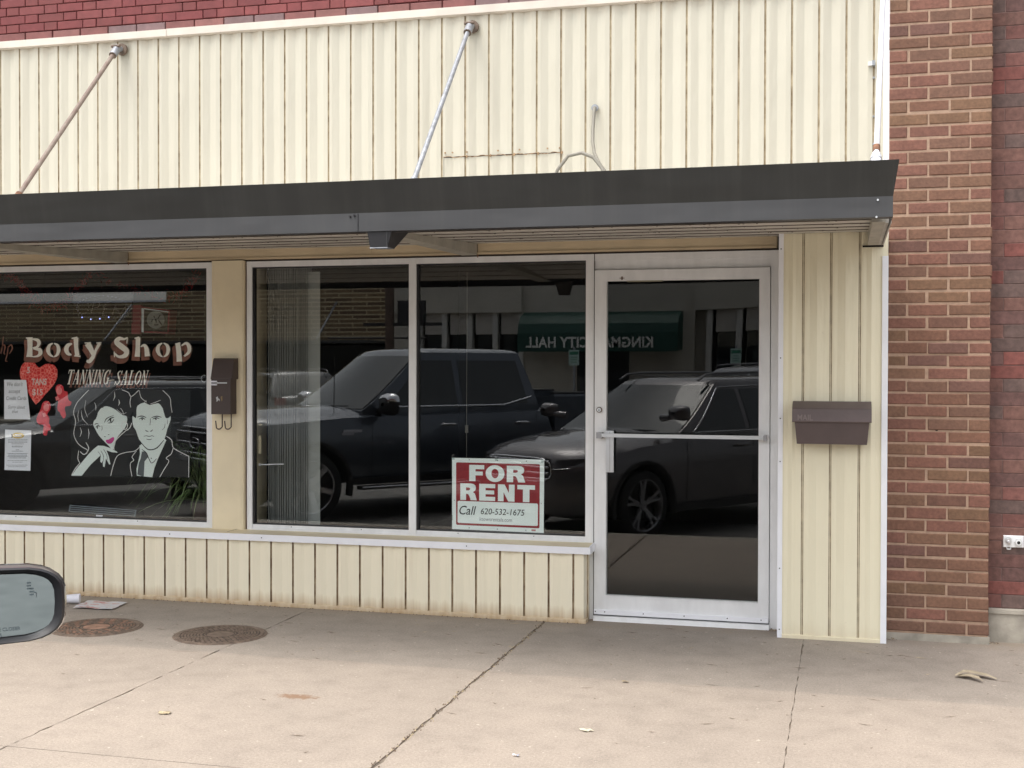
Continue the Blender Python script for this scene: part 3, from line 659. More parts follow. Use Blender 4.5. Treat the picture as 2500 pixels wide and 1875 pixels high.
# ================================================================== THINGS IN AND ON THE WINDOWS
# design units: 2000 x 1600 over a window area, mapped onto the wall
F4 = quadmap((-5.8218, 2.4236), (-4.0205, 2.382), (-5.828, 1.1145), (-4.0225, 1.1412), 2000, 1600, 0.0)
F5 = quadmap((-5.8253, 1.6946), (-4.0216, 1.691), (-5.8314, 0.3821), (-4.0235, 0.4473), 2000, 1600, 0.0)
F7 = quadmap((-2.7343, 1.4225), (-1.4175, 1.431), (-2.7336, 0.3814), (-1.4146, 0.4337), 2000, 1600, 0.0)
MT['sign_white'] = mat('window_paint_cream', (0.92, 0.86, 0.78), 0.55, var=0.06, scale=25)
MT['sign_rust'] = mat('window_paint_rust', (0.23, 0.085, 0.055), 0.6, var=0.25, scale=18)
MT['sign_brown'] = mat('window_paint_brown', (0.09, 0.055, 0.035), 0.6, var=0.2, scale=18)

# painted lettering on the left window
LET = {
 'B': [[(275, 797, 50), (277, 885, 44), (272, 968, 54)], [(300, 812, 10), (345, 822, 30), (358, 850, 34), (340, 880, 20), (300, 888, 8)], [(305, 895, 10), (362, 905, 34), (370, 935, 38), (345, 960, 18), (298, 966, 8)], [(240, 803, 10), (300, 803, 12)], [(243, 962, 12), (318, 964, 8)]],
 'o': [[(482, 848, 6), (452, 868, 26), (440, 908, 38), (455, 945, 26), (488, 968, 6)], [(492, 848, 6), (524, 868, 26), (534, 908, 34), (520, 948, 24), (492, 968, 6)]],
 'd': [[(655, 852, 12), (618, 866, 34), (602, 902, 42), (618, 938, 32), (650, 950, 10)], [(688, 800, 44), (690, 880, 36), (700, 955, 40)], [(650, 806, 10), (700, 798, 14)], [(672, 958, 10), (728, 962, 12)]],
 'y': [[(790, 850, 56), (822, 905, 44), (845, 958, 30)], [(898, 846, 30), (862, 912, 22), (838, 968, 34), (806, 1006, 34), (782, 1000, 18)], [(765, 846, 10), (818, 846, 12)], [(868, 846, 9), (912, 842, 9)]],
 'S': [[(1136, 800, 10), (1110, 812, 18), (1068, 808, 34), (1044, 838, 44), (1088, 878, 50), (1130, 915, 46), (1118, 955, 40), (1064, 966, 22), (1026, 935, 14)], [(1138, 795, 7), (1134, 850, 9)], [(1024, 920, 9), (1026, 970, 7)]],
 'h': [[(1230, 797, 40), (1228, 880, 38), (1224, 966, 46)], [(1252, 880, 8), (1282, 866, 24), (1302, 895, 36), (1310, 962, 46)], [(1200, 806, 9), (1240, 795, 12)]],
 'o2': [[(1438, 846, 6), (1408, 868, 26), (1398, 906, 36), (1412, 944, 26), (1440, 968, 6)], [(1448, 846, 6), (1478, 868, 26), (1488, 906, 32), (1476, 946, 24), (1448, 968, 6)]],
 'p': [[(1568, 846, 40), (1578, 930, 42), (1582, 1008, 46)], [(1600, 870, 10), (1640, 848, 24), (1664, 878, 34), (1662, 925, 28), (1622, 962, 14)], [(1548, 856, 9), (1590, 844, 12)]],
}
g1 = MB(); g2 = MB(); k = 0
for ch, st in LET.items():
    for q in st:
        k += 1
        ribbon(g2, F4, q, .0250 + k * .00004, 1, 16, (-3, 6)); ribbon(g2, F4, q, .0230 + k * .00004, 0, 26, (-20, 34)); ribbon(g2, F4, q, .0210 + k * .00004, 0, 16, (-32, 44)) if False else None
        ribbon(g1, F4, q, .0160 + k * .00004, 0)
# TANNING SALON, condensed slanted serif capitals
CAP = {
 'T': [[(.5, 0, .26), (.5, 1, .26)], [(0, .03, .06), (1, .03, .06)], [(.04, 0, .05), (.04, .26, .03)], [(.96, 0, .05), (.96, .26, .03)], [(.25, .98, .04), (.75, .98, .04)]],
 'A': [[(.46, 0, .06), (.12, .98, .07)], [(.5, 0, .20), (.84, .98, .28)], [(.25, .64, .05), (.72, .64, .05)], [(0, .98, .04), (.3, .98, .04)], [(.6, .98, .04), (1, .98, .04)]],
 'N': [[(.16, 0, .07), (.16, 1, .07)], [(.16, 0, .22), (.84, 1, .22)], [(.84, 0, .07), (.84, 1, .07)], [(0, .02, .04), (.3, .02, .04)], [(0, .98, .04), (.34, .98, .04)], [(.66, .02, .04), (1, .02, .04)]],
 'I': [[(.5, 0, .42), (.5, 1, .42)], [(.1, .02, .04), (.9, .02, .04)], [(.1, .98, .04), (.9, .98, .04)]],
 'G': [[(.9, .22, .06), (.6, .02, .10), (.22, .2, .22), (.14, .55, .26), (.3, .88, .20), (.6, .98, .10), (.84, .85, .14)], [(.82, .56, .22), (.82, .98, .22)], [(.58, .56, .04), (1, .56, .04)], [(.9, 0, .05), (.9, .3, .04)]],
 'S': [[(.86, .18, .06), (.55, .03, .10), (.22, .2, .22), (.5, .48, .28), (.82, .76, .22), (.5, .97, .10), (.12, .8, .06)], [(.88, 0, .05), (.88, .26, .04)], [(.1, .74, .04), (.1, 1, .05)]],
 'L': [[(.3, 0, .24), (.3, 1, .24)], [(.3, .97, .06), (.95, .97, .06)], [(.92, .72, .04), (.95, 1, .07)], [(.06, .02, .04), (.6, .02, .04)], [(.06, .98, .04), (.4, .98, .04)]],
 'O': [[(.5, .02, .06), (.2, .2, .20), (.1, .5, .26), (.2, .8, .20), (.5, .98, .06)], [(.5, .02, .06), (.8, .2, .20), (.9, .5, .26), (.8, .8, .20), (.5, .98, .06)]],
}
def caps(word, x0, x1, y0, y1, slant):
    global k
    wd = {'I': .5}; tot = sum(wd.get(c, 1) for c in word); x = x0; unit = (x1 - x0) / (tot * 1.0)
    for c in word:
        W_ = unit * wd.get(c, 1) * .86; H_ = y1 - y0
        for q in CAP[c]:
            k += 1
            vert = abs(q[0][0] - q[-1][0]) < .9 and abs(q[0][1] - q[-1][1]) > .3
            pts = [(x + a * W_ + slant * (1 - b), y0 + b * H_, wv * (W_ if abs(q[0][1] - q[-1][1]) > .2 else H_)) for a, b, wv in q]
            pts = [(a, b, max(c_, 4.2)) for a, b, c_ in pts]
            ribbon(g1, F4, pts, .0160 + k * .00004); ribbon(g2, F4, pts, .0240 + k * .00004, 0, 3, (10, 26))
        x += unit * wd.get(c, 1)
caps('TANNING', 598, 975, 1080, 1206, 30); caps('SALON', 1022, 1300, 1086, 1210, 30)
ribbon(g1, F4, [(968, 1172, 5), (1026, 1168, 5)], .0160)
# tail of the script word further left
for q in ([(30, 790, 8), (22, 870, 10), (6, 940, 12)], [(8, 905, 6), (32, 862, 9), (46, 880, 12), (36, 935, 10), (50, 942, 5)], [(76, 870, 8), (66, 940, 12), (50, 1000, 9), (70, 1005, 5)], [(70, 890, 6), (100, 862, 10), (112, 895, 12), (86, 940, 8)], [(-60, 880, 6), (-30, 850, 12), (-20, 910, 12), (8, 940, 5)]):
    ribbon(g2, F4, q, .0205, 0)
lw1 = g1.build('window_lettering', MT['sign_white'], w1); g2.build('lettering_shadow', [MT['sign_rust'], MT['sign_brown']], w1)

# dark plastic film behind the portrait poster
MT['film'] = glass_mat('clear_film', 0.02, (0.80, 0.84, 0.84), rough=0.25)
MT['post_p'] = mat('poster_pale', (0.78, 0.85, 0.83), 0.7, var=0.03); MT['post_k'] = mat('poster_black', (0.008, 0.008, 0.009), 0.7); MT['post_l'] = mat('poster_line', (0.80, 0.78, 0.78), 0.7); MT['post_m'] = mat('poster_magenta', (0.60, 0.04, 0.26), 0.6); MT['post_g'] = mat('poster_grey', (0.10, 0.11, 0.12), 0.7)
g = MB(); P_, K_, L_, G_ = 0, 1, 2, 4
Y0 = .0200
def pp(pts, lay, m, sm=True): poly(g, F5, pts, Y0 - lay * .0003, m, sm)
def ll(pts, lay, m=2): ribbon(g, F5, pts, Y0 - lay * .0003, m)
# clothes and hair masses
pp([(735, 1108), (700, 1030), (760, 960), (900, 860), (1010, 900), (1060, 930), (1000, 1110)], 0, K_, False)
pp([(992, 1112), (1050, 940), (1130, 905), (1200, 890), (1245, 850), (1460, 775), (1500, 800), (1530, 868), (1600, 910), (1662, 942), (1660, 1125)], 1, K_, False)
pp([(1020, 880), (1035, 800), (1110, 720), (1175, 650), (1185, 560), (1250, 800), (1240, 860), (1190, 890), (1060, 925)], 1.5, K_, False)
pp([(800, 362), (740, 425), (695, 480), (668, 560), (672, 610), (690, 660), (668, 745), (700, 820), (745, 880), (712, 960), (722, 1000), (790, 930), (870, 860), (900, 800), (850, 700), (900, 560), (1100, 570), (1150, 600), (1190, 520), (1165, 470), (1175, 425), (1150, 385), (1090, 362), (930, 350)], 2, K_)
# her face, neck, earring, arm and hand
pp([(850, 625), (900, 530), (960, 505), (1040, 540), (1100, 585), (1128, 590), (1132, 640), (1112, 700), (1060, 760), (1035, 810), (1012, 882), (975, 850), (930, 805), (885, 755), (858, 705), (838, 660)], 3, P_)
pp([(648, 1110), (690, 1050), (745, 985), (800, 920), (840, 880), (880, 848), (930, 850), (990, 870), (1045, 900), (1052, 910), (1000, 905), (955, 888), (975, 940), (990, 1010), (978, 1012), (950, 960), (945, 1000), (938, 1036), (925, 1030), (922, 980), (912, 1000), (900, 985), (905, 930), (880, 955), (820, 1010), (770, 1070), (738, 1110)], 4, P_, False)
for q in ([(905, 890, 4), (930, 940, 5), (925, 990, 3)], [(930, 880, 4), (958, 930, 5), (962, 975, 3)], [(880, 900, 3), (905, 930, 4)]): ll(q, 5, 4)
ring = [(1112 + 26 * math.cos(a * .5236), 673 + 34 * math.sin(a * .5236), 6) for a in range(13)]; ll(ring, 6, 2)
# hair curls over her forehead and lines in the hair
pp([(850, 625), (835, 560), (880, 470), (960, 430), (1070, 450), (1130, 520), (1128, 585), (1085, 560), (1030, 520), (985, 505), (940, 490), (925, 520), (900, 515), (880, 560), (865, 610)], 5, K_)
for q in ([(800, 364, 4), (740, 425, 6), (692, 482, 6), (666, 560, 6), (684, 640, 6), (668, 745, 6), (700, 822, 6), (745, 862, 6)],
          [(745, 862, 6), (790, 890, 7), (760, 925, 8), (725, 900, 6)], [(712, 890, 4), (704, 960, 7), (724, 1002, 5)], [(775, 820, 5), (800, 870, 9), (778, 920, 7)],
          [(1090, 362, 5), (1145, 385, 6), (1172, 420, 6), (1235, 366, 6)], [(1168, 425, 6), (1160, 470, 6), (1166, 515, 5)],
          [(1025, 380, 2), (1028, 420, 7), (1015, 455, 2)], [(1062, 445, 2), (1068, 475, 8), (1060, 500, 2)], [(850, 470, 2), (862, 500, 6), (862, 540, 2)], [(775, 455, 2), (765, 530, 5), (790, 600, 3)], [(735, 540, 2), (745, 610, 7), (790, 660, 2)], [(712, 540, 2), (704, 590, 5), (712, 640, 2)], [(795, 700, 2), (802, 740, 7), (795, 790, 2)], [(725, 690, 2), (735, 730, 6), (722, 770, 2)], [(1075, 520, 2), (1095, 545, 5), (1110, 590, 2)], [(1045, 530, 2), (1090, 570, 4), (1130, 560, 2)],
          [(1140, 705, 5), (1060, 775, 7), (1022, 830, 7), (1022, 885, 6)], [(1175, 650, 5), (1160, 690, 7), (1135, 715, 5)],
          [(648, 1108, 5), (680, 1050, 7), (722, 1000, 5)]): ll(q, 7)
# her features
for q in ([(938, 648, 3), (958, 612, 8), (1018, 584, 3)], [(962, 640, 2), (990, 612, 12), (1022, 600, 5)], [(968, 652, 4), (1000, 645, 9), (1022, 618, 4)], [(990, 610, 10), (992, 640, 14)], [(852, 668, 3), (866, 656, 7), (890, 662, 3)], [(862, 690, 3), (880, 675, 9), (902, 682, 3)], [(872, 680, 9), (878, 700, 9)], [(915, 672, 2), (918, 700, 4), (912, 716, 3)], [(935, 768, 6), (952, 772, 3)], [(968, 752, 6), (982, 752, 4)]): ll(q, 8, 1)
pp([(950, 800), (975, 795), (1000, 778), (1020, 775), (1012, 815), (980, 832), (958, 822)], 8, 3)
# him
pp([(1240, 850), (1262, 830), (1330, 884), (1385, 870), (1450, 785), (1470, 800), (1440, 870), (1400, 960), (1370, 1040), (1350, 1124), (1218, 1110), (1215, 1050), (1232, 980), (1245, 920)], 2.2, P_, False)
pp([(1215, 560), (1225, 500), (1300, 470), (1400, 478), (1440, 520), (1465, 605), (1505, 588), (1498, 650), (1478, 705), (1462, 770), (1435, 820), (1380, 868), (1325, 880), (1275, 845), (1240, 800), (1215, 730), (1192, 690), (1180, 620), (1184, 590), (1208, 610)], 3.2, P_)
pp([(1208, 600), (1176, 520), (1168, 470), (1200, 395), (1240, 366), (1330, 352), (1430, 364), (1480, 405), (1510, 470), (1522, 550), (1505, 590), (1478, 610), (1462, 600), (1452, 555), (1425, 500), (1400, 478), (1330, 495), (1300, 480), (1260, 470), (1225, 500), (1212, 550)], 4.2, K_)
pp([(1262, 900), (1290, 895), (1318, 945), (1285, 985), (1278, 1120), (1222, 1100), (1235, 1000), (1252, 960)], 5.2, 4, False)
for q in ([(1440, 366, 5), (1500, 430, 6), (1510, 500, 5), (1520, 560, 5)], [(1240, 366, 3), (1256, 430, 6), (1305, 470, 4)], [(1335, 485, 3), (1380, 470, 5), (1422, 452, 3)], [(1285, 470, 3), (1300, 455, 5)],
          [(1470, 765, 5), (1515, 800, 7), (1530, 865, 6), (1600, 910, 6), (1662, 940, 6)], [(1530, 865, 6), (1512, 920, 6), (1470, 955, 6), (1492, 985, 6), (1455, 1050, 7), (1415, 1122, 6)],
          [(1242, 860, 5), (1200, 895, 6), (1120, 908, 6), (1050, 938, 6), (1015, 1020, 7), (992, 1112, 6)], [(1215, 895, 5), (1178, 945, 6), (1192, 975, 6), (1162, 1010, 6), (1176, 1116, 6)], [(1662, 940, 5), (1660, 1124, 5)], [(1400, 960, 3), (1355, 1000, 5), (1322, 960, 3)]): ll(q, 6.2)
for q in ([(1222, 600, 4), (1262, 590, 9), (1300, 604, 5)], [(1345, 604, 5), (1390, 592, 9), (1432, 602, 4)], [(1238, 618, 3), (1265, 606, 10), (1290, 620, 4)], [(1355, 618, 4), (1385, 606, 10), (1412, 614, 3)], [(1262, 608, 9), (1266, 626, 11)], [(1380, 606, 9), (1384, 624, 11)],
          [(1335, 610, 4), (1334, 650, 5), (1330, 672, 3)], [(1292, 712, 3), (1305, 722, 8), (1320, 724, 3)], [(1332, 724, 3), (1345, 720, 8), (1355, 708, 3)], [(1278, 768, 3), (1300, 762, 5), (1325, 768, 5), (1350, 762, 5), (1368, 770, 3)], [(1300, 790, 3), (1325, 796, 6), (1348, 790, 3)],
          [(1192, 690, 3), (1210, 720, 5), (1215, 750, 3)], [(1240, 800, 5), (1290, 862, 7), (1330, 884, 9), (1390, 868, 9), (1450, 800, 5)], [(1262, 880, 4), (1300, 910, 6), (1322, 960, 6), (1348, 1000, 6), (1388, 960, 4)], [(1462, 655, 2), (1455, 690, 4), (1435, 712, 2)], [(1482, 620, 2), (1480, 660, 4)], [(1340, 955, 8), (1346, 962, 8)]): ll(q, 7.2, 1)
po = g.build('poster', [MT['post_p'], MT['post_k'], MT['post_l'], MT['post_m'], MT['post_g']])
tag(po, 'black and pale green poster of a stylised couple, hung low in the left window', 'poster')
g = MB(); a, b, c, d = F5(640, 362, .0215), F5(1672, 366, .0215), F5(1668, 1130, .0215), F5(636, 1116, .0215)
g.add([a, b, c, d, *[(p[0], p[1] + .0015, p[2]) for p in (a, b, c, d)]], [(3, 2, 1, 0), (4, 5, 6, 7), (0, 1, 5, 4), (1, 2, 6, 5), (2, 3, 7, 6), (3, 0, 4, 7)])
g.build('film_sheet', MT['film'], po)

# red foil heart
m, t, p, o = new_mat('red_foil'); v = coords(t, 'World')
vo = t.nodes.new('ShaderNodeTexVoronoi'); vo.feature = 'DISTANCE_TO_EDGE'; vo.inputs['Scale'].default_value = 42; t.links.new(v, vo.inputs[0])
cr = ramp(t, vo.outputs['Distance'], [(0.0, (0.95, 0.32, 0.26)), (0.09, (0.82, 0.05, 0.04)), (0.4, (0.68, 0.02, 0.02))])
t.links.new(cr, p.inputs['Base Color']); p.inputs['Roughness'].default_value = 0.38; p.inputs['Metallic'].default_value = 0.25; bump(t, p, vo.outputs['Distance'], 0.8, 0.01); MT['foil'] = m
hp = [(345, 1062), (305, 1018), (258, 1003), (212, 1018), (182, 1062), (174, 1122), (195, 1190), (240, 1262), (318, 1382), (400, 1295), (462, 1230), (500, 1170), (511, 1110), (496, 1055), (452, 1030), (398, 1032)]
g = MB(); poly(g, F4, hp, .030, 0); poly(g, F4, hp[::-1], .034, 0)
ht = g.build('heart_decoration', MT['foil']); tag(ht, 'shiny red foil heart with white lettering taped inside the left window', 'decoration')
g = MB()
def lines(mb, f, items, dy, mi=0):
    for body, x, y, size, shear, off, sx in items:
        vs, fs = text_mesh(body, size, lambda u, v_: f(x + u, y - v_, dy), 0, off, shear, 'LEFT', sx); mb.add(vs, fs, mi)
lines(g, F4, [('5', 236, 1108, 76, 0.1, 2.5, .8), ('TANS', 278, 1210, 76, 0.12, 2.5, .72), ('$15', 285, 1300, 76, 0, 2.0, .85)], .0285)
g.build('heart_lettering', mat('pale_pink_paint', (0.72, 0.52, 0.48), .6), ht)

# two pink cut-out figures
MT['pinkred'] = mat('pink_red_felt', (0.75, 0.04, 0.06), 0.8, var=0.2, scale=25); MT['pink'] = mat('pink_felt', (0.90, 0.25, 0.26), 0.8, var=0.15, scale=25)
cu1 = [(372, 1370), (405, 1352), (438, 1372), (436, 1430), (412, 1468), (432, 1500), (428, 1545), (440, 1570), (438, 1610), (418, 1612), (408, 1652), (380, 1648), (376, 1606), (378, 1560), (340, 1556), (318, 1530), (330, 1470), (352, 1430), (362, 1400)]
cu2 = [(490, 1230), (520, 1208), (555, 1228), (562, 1262), (592, 1272), (598, 1330), (612, 1352), (632, 1360), (612, 1395), (575, 1400), (572, 1440), (580, 1482), (560, 1505), (540, 1480), (525, 1450), (505, 1430), (512, 1370), (508, 1330), (498, 1280)]
for cu, lb in ((cu1, 'lower pink and red cut-out figure dangling under the foil heart'), (cu2, 'upper pink and red cut-out figure dangling right of the foil heart')):
    g = MB(); ym = sum(c[1] for c in cu) / len(cu)
    poly(g, F4, cu, .040, 0); poly(g, F4, cu[::-1], .043, 0)
    cx = cu[1][0]; cy = cu[1][1] + 55
    hs_ = [(cx + 26 * math.cos(a_ * .5236), cy + 34 * math.sin(a_ * .5236)) for a_ in range(12)]
    poly(g, F4, hs_, .0395, 1); ribbon(g, F4, [(cx - 22, cy + 50, 26), (cx - 10, cy + 80, 34)], .0393, 1); ribbon(g, F4, [(cu[0][0] + 10, cu[0][1], 8), (cx, cu[1][1] + 20, 10), (cx + 22, cu[1][1] + 4, 6)], .0391, 1)
    tag(g.build('cutout_figure', [MT['pinkred'], MT['pink']]), lb, 'decoration')

# sheets of paper
def sheet(f, pts, dy, name, lb, texts, bars=(), extra=None):
    g = MB(); A = [f(p_[0], p_[1], dy) for p_ in pts]; g.add(A + [(q[0], q[1] + .0012, q[2]) for q in A], [(3, 2, 1, 0), (4, 5, 6, 7), (0, 1, 5, 4), (1, 2, 6, 5), (2, 3, 7, 6), (3, 0, 4, 7)])
    ob = g.build(name, MT['paper']); tag(ob, lb, 'notice')
    g = MB(); lines(g, f, texts, dy - .0008, 0)
    for (x0, x1, y, h) in bars:
        rb = random.Random(int(y)); x = x0
        while x < x1:
            L = rb.uniform(5, 14); g.add([f(x, y, dy - .0008), f(min(x + L, x1), y, dy - .0008), f(min(x + L, x1), y + h, dy - .0008), f(x, y + h, dy - .0008)], [(0, 3, 2, 1)], 0); x += L + 3
    if g.v: g.build('writing', MT['inkg'], ob)
    return ob
sheet(F4, [(38, 1166), (238, 1168), (276, 1512), (38, 1510)], .020, 'paper_notice', 'white sheet with handwriting half covered by the foil heart', [("We don't", 60, 1222, 50, .2, .3, .75), ('accept', 78, 1282, 48, .2, .3, .85), ('Credit Cards', 54, 1342, 44, .15, .3, .80), ('Sorry about', 72, 1418, 40, .3, .2, .80), ('that', 108, 1456, 38, .3, .2, .9)])
sh = sheet(F5, [(46, 708), (284, 716), (276, 1068), (40, 1060)], .021, 'paper_notice', 'white printed flyer with a yellow oval at its head in the left window', [],
      [(75, 250, y, 4.5) for y in (794, 806, 818)] + [(105, 215, 830, 5), (108, 210, 850, 5), (110, 205, 858, 4), (145, 172, 882, 5), (108, 212, 894, 5)] + [(70 + o_, 250 - o_, y, 6) for o_, y in ((0, 914), (4, 928), (0, 940), (14, 952))] + [(70, 248, 976, 4), (115, 205, 990, 4), (60, 252, 1016, 4), (75, 235, 1030, 4)])
g = MB(); poly(g, F5, [(165 + 56 * math.cos(i * .3927), 760 + 26 * math.sin(i * .3927)) for i in range(16)], .0200, 0); ribbon(g, F5, [(106, 748, 8), (112, 762, 12), (108, 778, 8)], .0197, 1); ribbon(g, F5, [(140, 753, 7), (195, 756, 7)], .0197, 2); ribbon(g, F5, [(130, 768, 7), (200, 771, 7)], .0196, 2)
g.build('yellow_oval', [MT['inky'], MT['ink'], MT['paper']], sh)

# dotted OPEN light panel
g = MB(); a, b, c, d = F4(608, 378, .085), F4(1140, 372, .085), F4(1130, 675, .085), F4(612, 680, .085)
g.add([a, b, c, d, *[(q[0], q[1] + .008, q[2]) for q in (a, b, c, d)]], [(3, 2, 1, 0), (4, 5, 6, 7), (0, 1, 5, 4), (1, 2, 6, 5), (2, 3, 7, 6), (3, 0, 4, 7)])
op = g.build('open_sign', glass_mat('smoked_acrylic', 0.03, (0.55, 0.55, 0.62))); tag(op, 'dark clear panel spelling OPEN in small dots, high in the left window', 'light sign')
def dots(paths, step, mb, mi, r_=2.6):
    for P in paths:
        for (x0, y0), (x1, y1) in zip(P[:-1], P[1:]):
            n = max(1, int(math.hypot(x1 - x0, y1 - y0) / step))
            for i in range(n):
                x = x0 + (x1 - x0) * i / n; y = y0 + (y1 - y0) * i / n; q = F4(x, y, .0835); s_ = r_ * .0009
                mb.add([(q[0] - s_, q[1], q[2]), (q[0] + s_, q[1], q[2]), (q[0], q[1], q[2] + s_), (q[0], q[1], q[2] - s_), (q[0], q[1] - s_, q[2])], [(0, 4, 2), (4, 1, 2), (0, 3, 4), (4, 3, 1)], mi)
g = MB()
ov = [(870 + 225 * math.cos(i * .1745 - .3), 535 + 105 * math.sin(i * .1745 - .3) * (1 if i % 36 else 1)) for i in range(37)]
dots([ov], 30, g, 0, 2.4)
dots([[(700 + 52 * math.cos(i * .5236), 530 + 58 * math.sin(i * .5236)) for i in range(13)]], 15, g, 1)
dots([[(800, 478), (772, 592)], [(800, 478), (840, 485), (850, 515), (825, 535), (790, 535)]], 15, g, 1)
dots([[(905, 490), (872, 600)], [(905, 490), (950, 492)], [(888, 545), (925, 545)], [(872, 600), (930, 606)]], 15, g, 1)
dots([[(985, 520), (955, 605)], [(985, 520), (1030, 600)], [(1030, 600), (1075, 520)]], 15, g, 1); dots([[(1078, 520), (1072, 600)]], 15, g, 1)
for x, y in ((692, 620), (770, 636), (850, 632), (928, 618)): dots([[(x, y), (x + 1, y)]], 10, g, 2, 6)
g.build('dot_lights', [mat('dot_blue', (.25, .27, .5), .5), mat('dot_pink', (.55, .42, .38), .5), emat('dot_lit', (.35, .4, 1.0), 1.2)], op)

# lit-box clock sign with round pale face, red side
def PZ(x, y, d):   # from design point on the glass to depth d along the line of sight of someone at the kerb
    q = F4(x, y); return (q[0] * (7.64 + d) / 7.64, d, 1.572 + (q[2] - 1.572) * (7.64 + d) / 7.64)
def slab(mb, pts, dd, th, mi=0):
    A = [PZ(x, y, dd) for x, y in pts]; n = len(A); B_ = [(q[0], q[1] + th, q[2]) for q in A]
    mb.add(A + B_, [list(range(n - 1, -1, -1)), list(range(n, 2 * n))] + [(i, (i + 1) % n, n + (i + 1) % n, n + i) for i in range(n)], mi)
g = MB(); slab(g, [(1272, 530), (1515, 560), (1500, 768), (1270, 755)], .75, .10, 0); slab(g, [(1185, 515), (1268, 515), (1260, 770), (1185, 768)], .80, .02, 0)
ck = g.build('wall_clock', MT['redframe']); tag(ck, 'round pale faced clock in a square red frame behind the left window', 'clock')
g = MB(); slab(g, [(1296, 555), (1496, 582), (1490, 750), (1292, 742)], .747, .002, 1); slab(g, [(1392 + 76 * math.cos(i * .2618), 645 + 76 * math.sin(i * .2618)) for i in range(24)], .744, .002, 0)
slab(g, [(1272, 545), (1292, 548), (1288, 755), (1272, 752)], .746, .002, 2); slab(g, [(1290, 545), (1500, 572), (1500, 580), (1290, 553)], .746, .002, 2)
for q in ([(1372, 612), (1380, 610), (1388, 630), (1382, 632)], [(1360, 640), (1368, 640), (1362, 665), (1354, 665)], [(1385, 640), (1398, 632), (1402, 668), (1394, 670)], [(1412, 650), (1420, 645), (1450, 690), (1442, 696)], [(1380, 684), (1416, 682), (1416, 694), (1380, 696)], [(1428, 600), (1434, 604), (1412, 640), (1406, 636)]): slab(g, q, .7415, .002, 3)
g.build('clock_face', [mat('clock_white', (.34, .36, .33), .6), mat('clock_ground', (.05, .045, .03), .6), MT['silver'], MT['ink']], ck)

# red tinsel garland looping along the top of the left window
g = MB(); r = random.Random(21); MT['tinsel'] = mat('red_tinsel', (0.30, 0.012, 0.015), 0.3, 0.5, var=.3, scale=40)
def swag(pts, dd, dens, spr):
    P = [Vector(PZ(x, y, dd)) for x, y in pts]
    for a_, b_ in zip(P[:-1], P[1:]):
        for i in range(int((b_ - a_).length * dens)):
            c_ = a_.lerp(b_, r.random()) + Vector((r.gauss(0, spr * .5), r.gauss(0, spr * .5), r.gauss(0, spr * .6)))
            d_ = Vector((r.gauss(0, 1), r.gauss(0, 1), r.gauss(0, 1))).normalized() * r.uniform(.012, .028); e_ = Vector((r.gauss(0, 1), r.gauss(0, 1), r.gauss(0, 1))).normalized() * .006
            g.add([c_ - d_, c_ + d_, c_ + e_], [(0, 1, 2)], 0)
swag([(-900, 350), (-700, 520), (-420, 560), (-200, 380), (-60, 250), (30, 240), (130, 260), (195, 330), (245, 400), (310, 450), (350, 500), (430, 530), (590, 520)], .45, 620, .035); swag([(590, 520), (700, 400), (780, 300), (850, 220)], .5, 420, .03); swag([(850, 215), (960, 300), (1200, 380), (1480, 450)], .6, 160, .03); swag([(1480, 450), (1600, 445), (1650, 370), (1745, 240)], .5, 420, .035)
tag(g.build('tinsel_garland', MT['tinsel']), 'red tinsel garland swagging across the top of the left window', 'garland')

# floor vent grille unit and plant behind the left window
g = MB()
def PZ5(x, y, d):
    q = F5(x, y); return (q[0] * (7.64 + d) / 7.64, d, 1.572 + (q[2] - 1.572) * (7.64 + d) / 7.64)
MT['grille'] = mat('grey_grille', (0.22, 0.25, 0.28), 0.45, .4)
for i in range(4):
    y0 = 1362 + i * 17; A = [PZ5(650 - i * 5, y0, .18), PZ5(1222 - i * 3, y0 + 44, .18), PZ5(1222 - i * 3, y0 + 51, .18), PZ5(650 - i * 5, y0 + 7, .18)]
    g.add(A + [(q[0], q[1] + .01, q[2]) for q in A], [(3, 2, 1, 0), (4, 5, 6, 7), (0, 1, 5, 4), (2, 3, 7, 6)], 0)
for xa_ in (638, 1210):
    yy = 1360 + (44 if xa_ > 1000 else 0); A = [PZ5(xa_ + 8, yy, .179), PZ5(xa_ + 20, yy, .179), PZ5(xa_ + 8, yy + 60, .179), PZ5(xa_ - 4, yy + 60, .179)]
    g.add(A, [(3, 2, 1, 0)], 0)
A = [PZ5(640, 1362, .20), PZ5(1224, 1406, .20), PZ5(1224, 1480, .20), PZ5(640, 1436, .20)]; g.add(A + [(q[0], q[1] + .10, q[2]) for q in A], [(3, 2, 1, 0), (4, 5, 6, 7), (0, 1, 5, 4), (1, 2, 6, 5), (2, 3, 7, 6), (3, 0, 4, 7)], 1)
A = [PZ5(878, 1448, .1), PZ5(936, 1452, .1), PZ5(932, 1466, .1), PZ5(876, 1462, .1)]; g.add(A, [(3, 2, 1, 0)], 2)
tag(g.build('vent_grille', [MT['grille'], MT['blackpl'], MT['paper']]), 'long grey slatted heater grille low behind the left window', 'heater')
MT['leafg'] = mat('spider_plant_leaf', (0.15, 0.22, 0.08), 0.5, var=.4, scale=30); MT['leafw'] = mat('leaf_pale_edge', (0.28, 0.33, 0.16), 0.5)
pl = empty('potted_plant', (-4.42, .42, .47), 0, 'leafy spider plant drooping in the lower right corner of the left window', 'plant')
g = MB(); r = random.Random(31)
